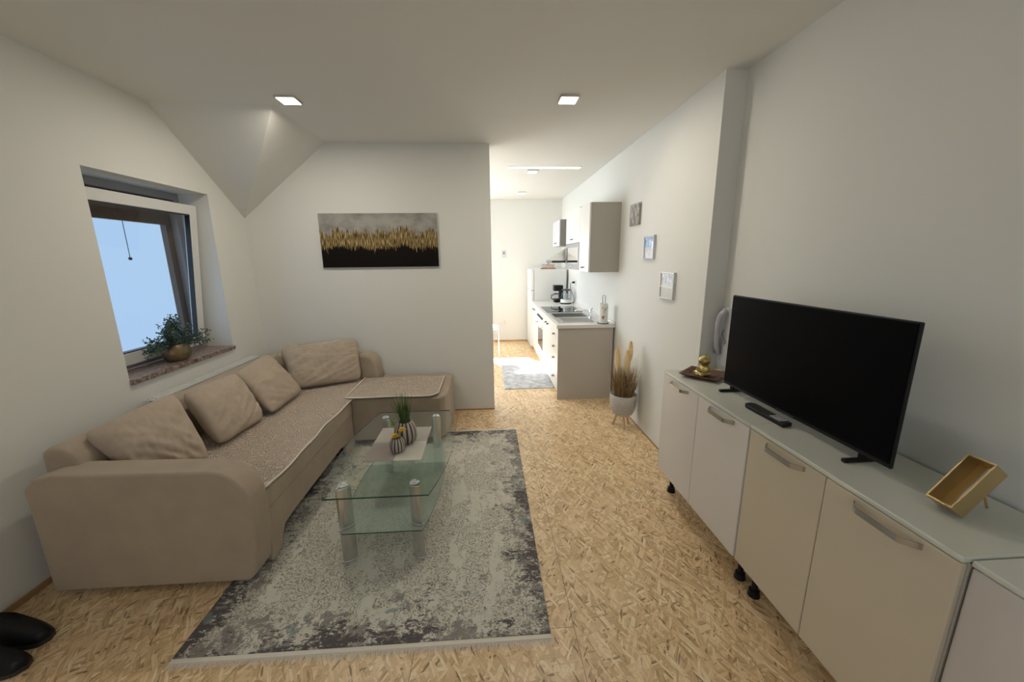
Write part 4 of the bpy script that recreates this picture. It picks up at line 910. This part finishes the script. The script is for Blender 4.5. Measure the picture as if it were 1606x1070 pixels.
dots('leaf_print', 'leafprint', [(-120, 1.0, .008), (-85, .985, .009), (-65, 1.005, .006), (-105, .965, .005)])

# things on the kitchen's far wall
r = thing('thermostat', 'small white control unit on the far kitchen wall', 'thermostat', (.306, YK, 1.55))
b = nb(); box(b, .275, .340, YK-.022, YK-.0005, 1.545, 1.665); obj('case', b, 'phone', r, bev=.006)
b = nb(); box(b, .288, .327, YK-.024, YK-.0221, 1.60, 1.64); obj('display', b, 'phoneg', r)
r = thing('wall_socket', 'round white wall socket low on the far kitchen wall', 'socket', (.27, YK, .37), group='wall sockets')
b = nb(); cyl(b, (.27, YK-.0005, .375), (.27, YK-.012, .375), .042, seg=28); cyl(b, (.27, YK-.012, .375), (.27, YK-.02, .375), .030, .026, seg=28); obj('cover_plate', b, 'white', r, smooth='auto')
# stool
sx_, sy_ = -.015, 5.72
r = thing('stool', 'white seated stool with bent chrome legs behind the wall edge', 'stool', (sx_, sy_, 0))
b = nb(); lathe(b, [(0, 0), (.17, 0), (.18, .012), (.178, .032), (.165, .040), (0, .042)], (sx_, sy_, .485), 36); obj('seat', b, 'white', r, smooth=True)
for k in range(4):
    a = math.radians(20+90*k); ca, sa = math.cos(a), math.sin(a); b = nb()
    tube(b, [(sx_+.05*ca, sy_+.05*sa, .475), (sx_+.14*ca, sy_+.14*sa, .473), (sx_+.165*ca, sy_+.165*sa, .455), (sx_+.175*ca, sy_+.175*sa, .42), (sx_+.19*ca, sy_+.19*sa, .0)], .011, 10); obj('leg', b, 'chrome', r, smooth=True)
# kitchen rug
b = nb()
nx, ny = 60, 90
g_ = [[b.verts.new((.175 + .60*i/nx, 4.31+1.10*j/ny, .012+.006*noise.noise(Vector((i*.9, j*.35, 0))) + (0 if 0 < i < nx and 0 < j < ny else -.008))) for j in range(ny+1)] for i in range(nx+1)]
for i in range(nx):
    for j in range(ny): b.faces.new((g_[i][j], g_[i+1][j], g_[i+1][j+1], g_[i][j+1]))
ed = b.edges[:]; rt = bmesh.ops.extrude_edge_only(b, edges=[e for e in ed if len(e.link_faces) == 1])
for v in rt['geom']:
    if isinstance(v, bmesh.types.BMVert): v.co.z = 0.0005
o = obj('kitchen_rug', b, 'krug', None, smooth=True, loc=(.475, 4.86, 0)); tag(o, 'small grey shaggy rug on the kitchen floor', 'rug')

# ------------------------------------------------------------------ pair of black shoes in the near left corner
def shoe(cx_, cy_, rz, label):
    r = thing('shoe', label, 'shoe', (cx_, cy_, 0), rz, group='pair of black shoes'); mtx = wm(r)
    def foot(t, f): # outline half width
        return f*(.036 + .012*math.sin(math.pi*min(1, t*1.15)) + .006*t)
    n = 20
    def loop(f, z): 
        R_ = [(.275*k/n - .01, foot(k/n, f)*math.sqrt(max(0, 1-(2*abs(k/n-.5))**5))) for k in range(n+1)]
        return [Vector((x, y, z)) for x, y in R_] + [Vector((x, -y, z)) for x, y in R_[-2:0:-1]]
    b = nb(); A = [b.verts.new(p) for p in loop(1.08, 0.0005)]; B_ = [b.verts.new(p) for p in loop(1.08, .018)]
    b.faces.new(A[::-1]); b.faces.new(B_)
    for k in range(len(A)): b.faces.new((A[k], A[(k+1) % len(A)], B_[(k+1) % len(A)], B_[k]))
    b.transform(mtx); obj('sole', b, 'dgrey', r, smooth='auto')
    b = nb(); prev = None
    for q in range(6):
        t = q/5; pts = loop(1.0-.55*t**2.2, .018); 
        for p in pts:
            hx = 1 - max(0, (p.x-.10)/.165); p.z = .018 + t*(.030 + .055*max(0, hx))**1.0
        ring = [b.verts.new(p) for p in pts]
        if prev:
            for k in range(len(ring)): b.faces.new((prev[k], prev[(k+1) % len(ring)], ring[(k+1) % len(ring)], ring[k]))
        prev = ring
    b.faces.new(prev); b.transform(mtx); obj('upper', b, 'black', r, smooth=True)
shoe(-2.095, 1.43, math.radians(-8), 'black shoe nearer the sofa in the lower left corner')
shoe(-2.06, 1.29, math.radians(-2), 'black shoe nearer the camera in the lower left corner')
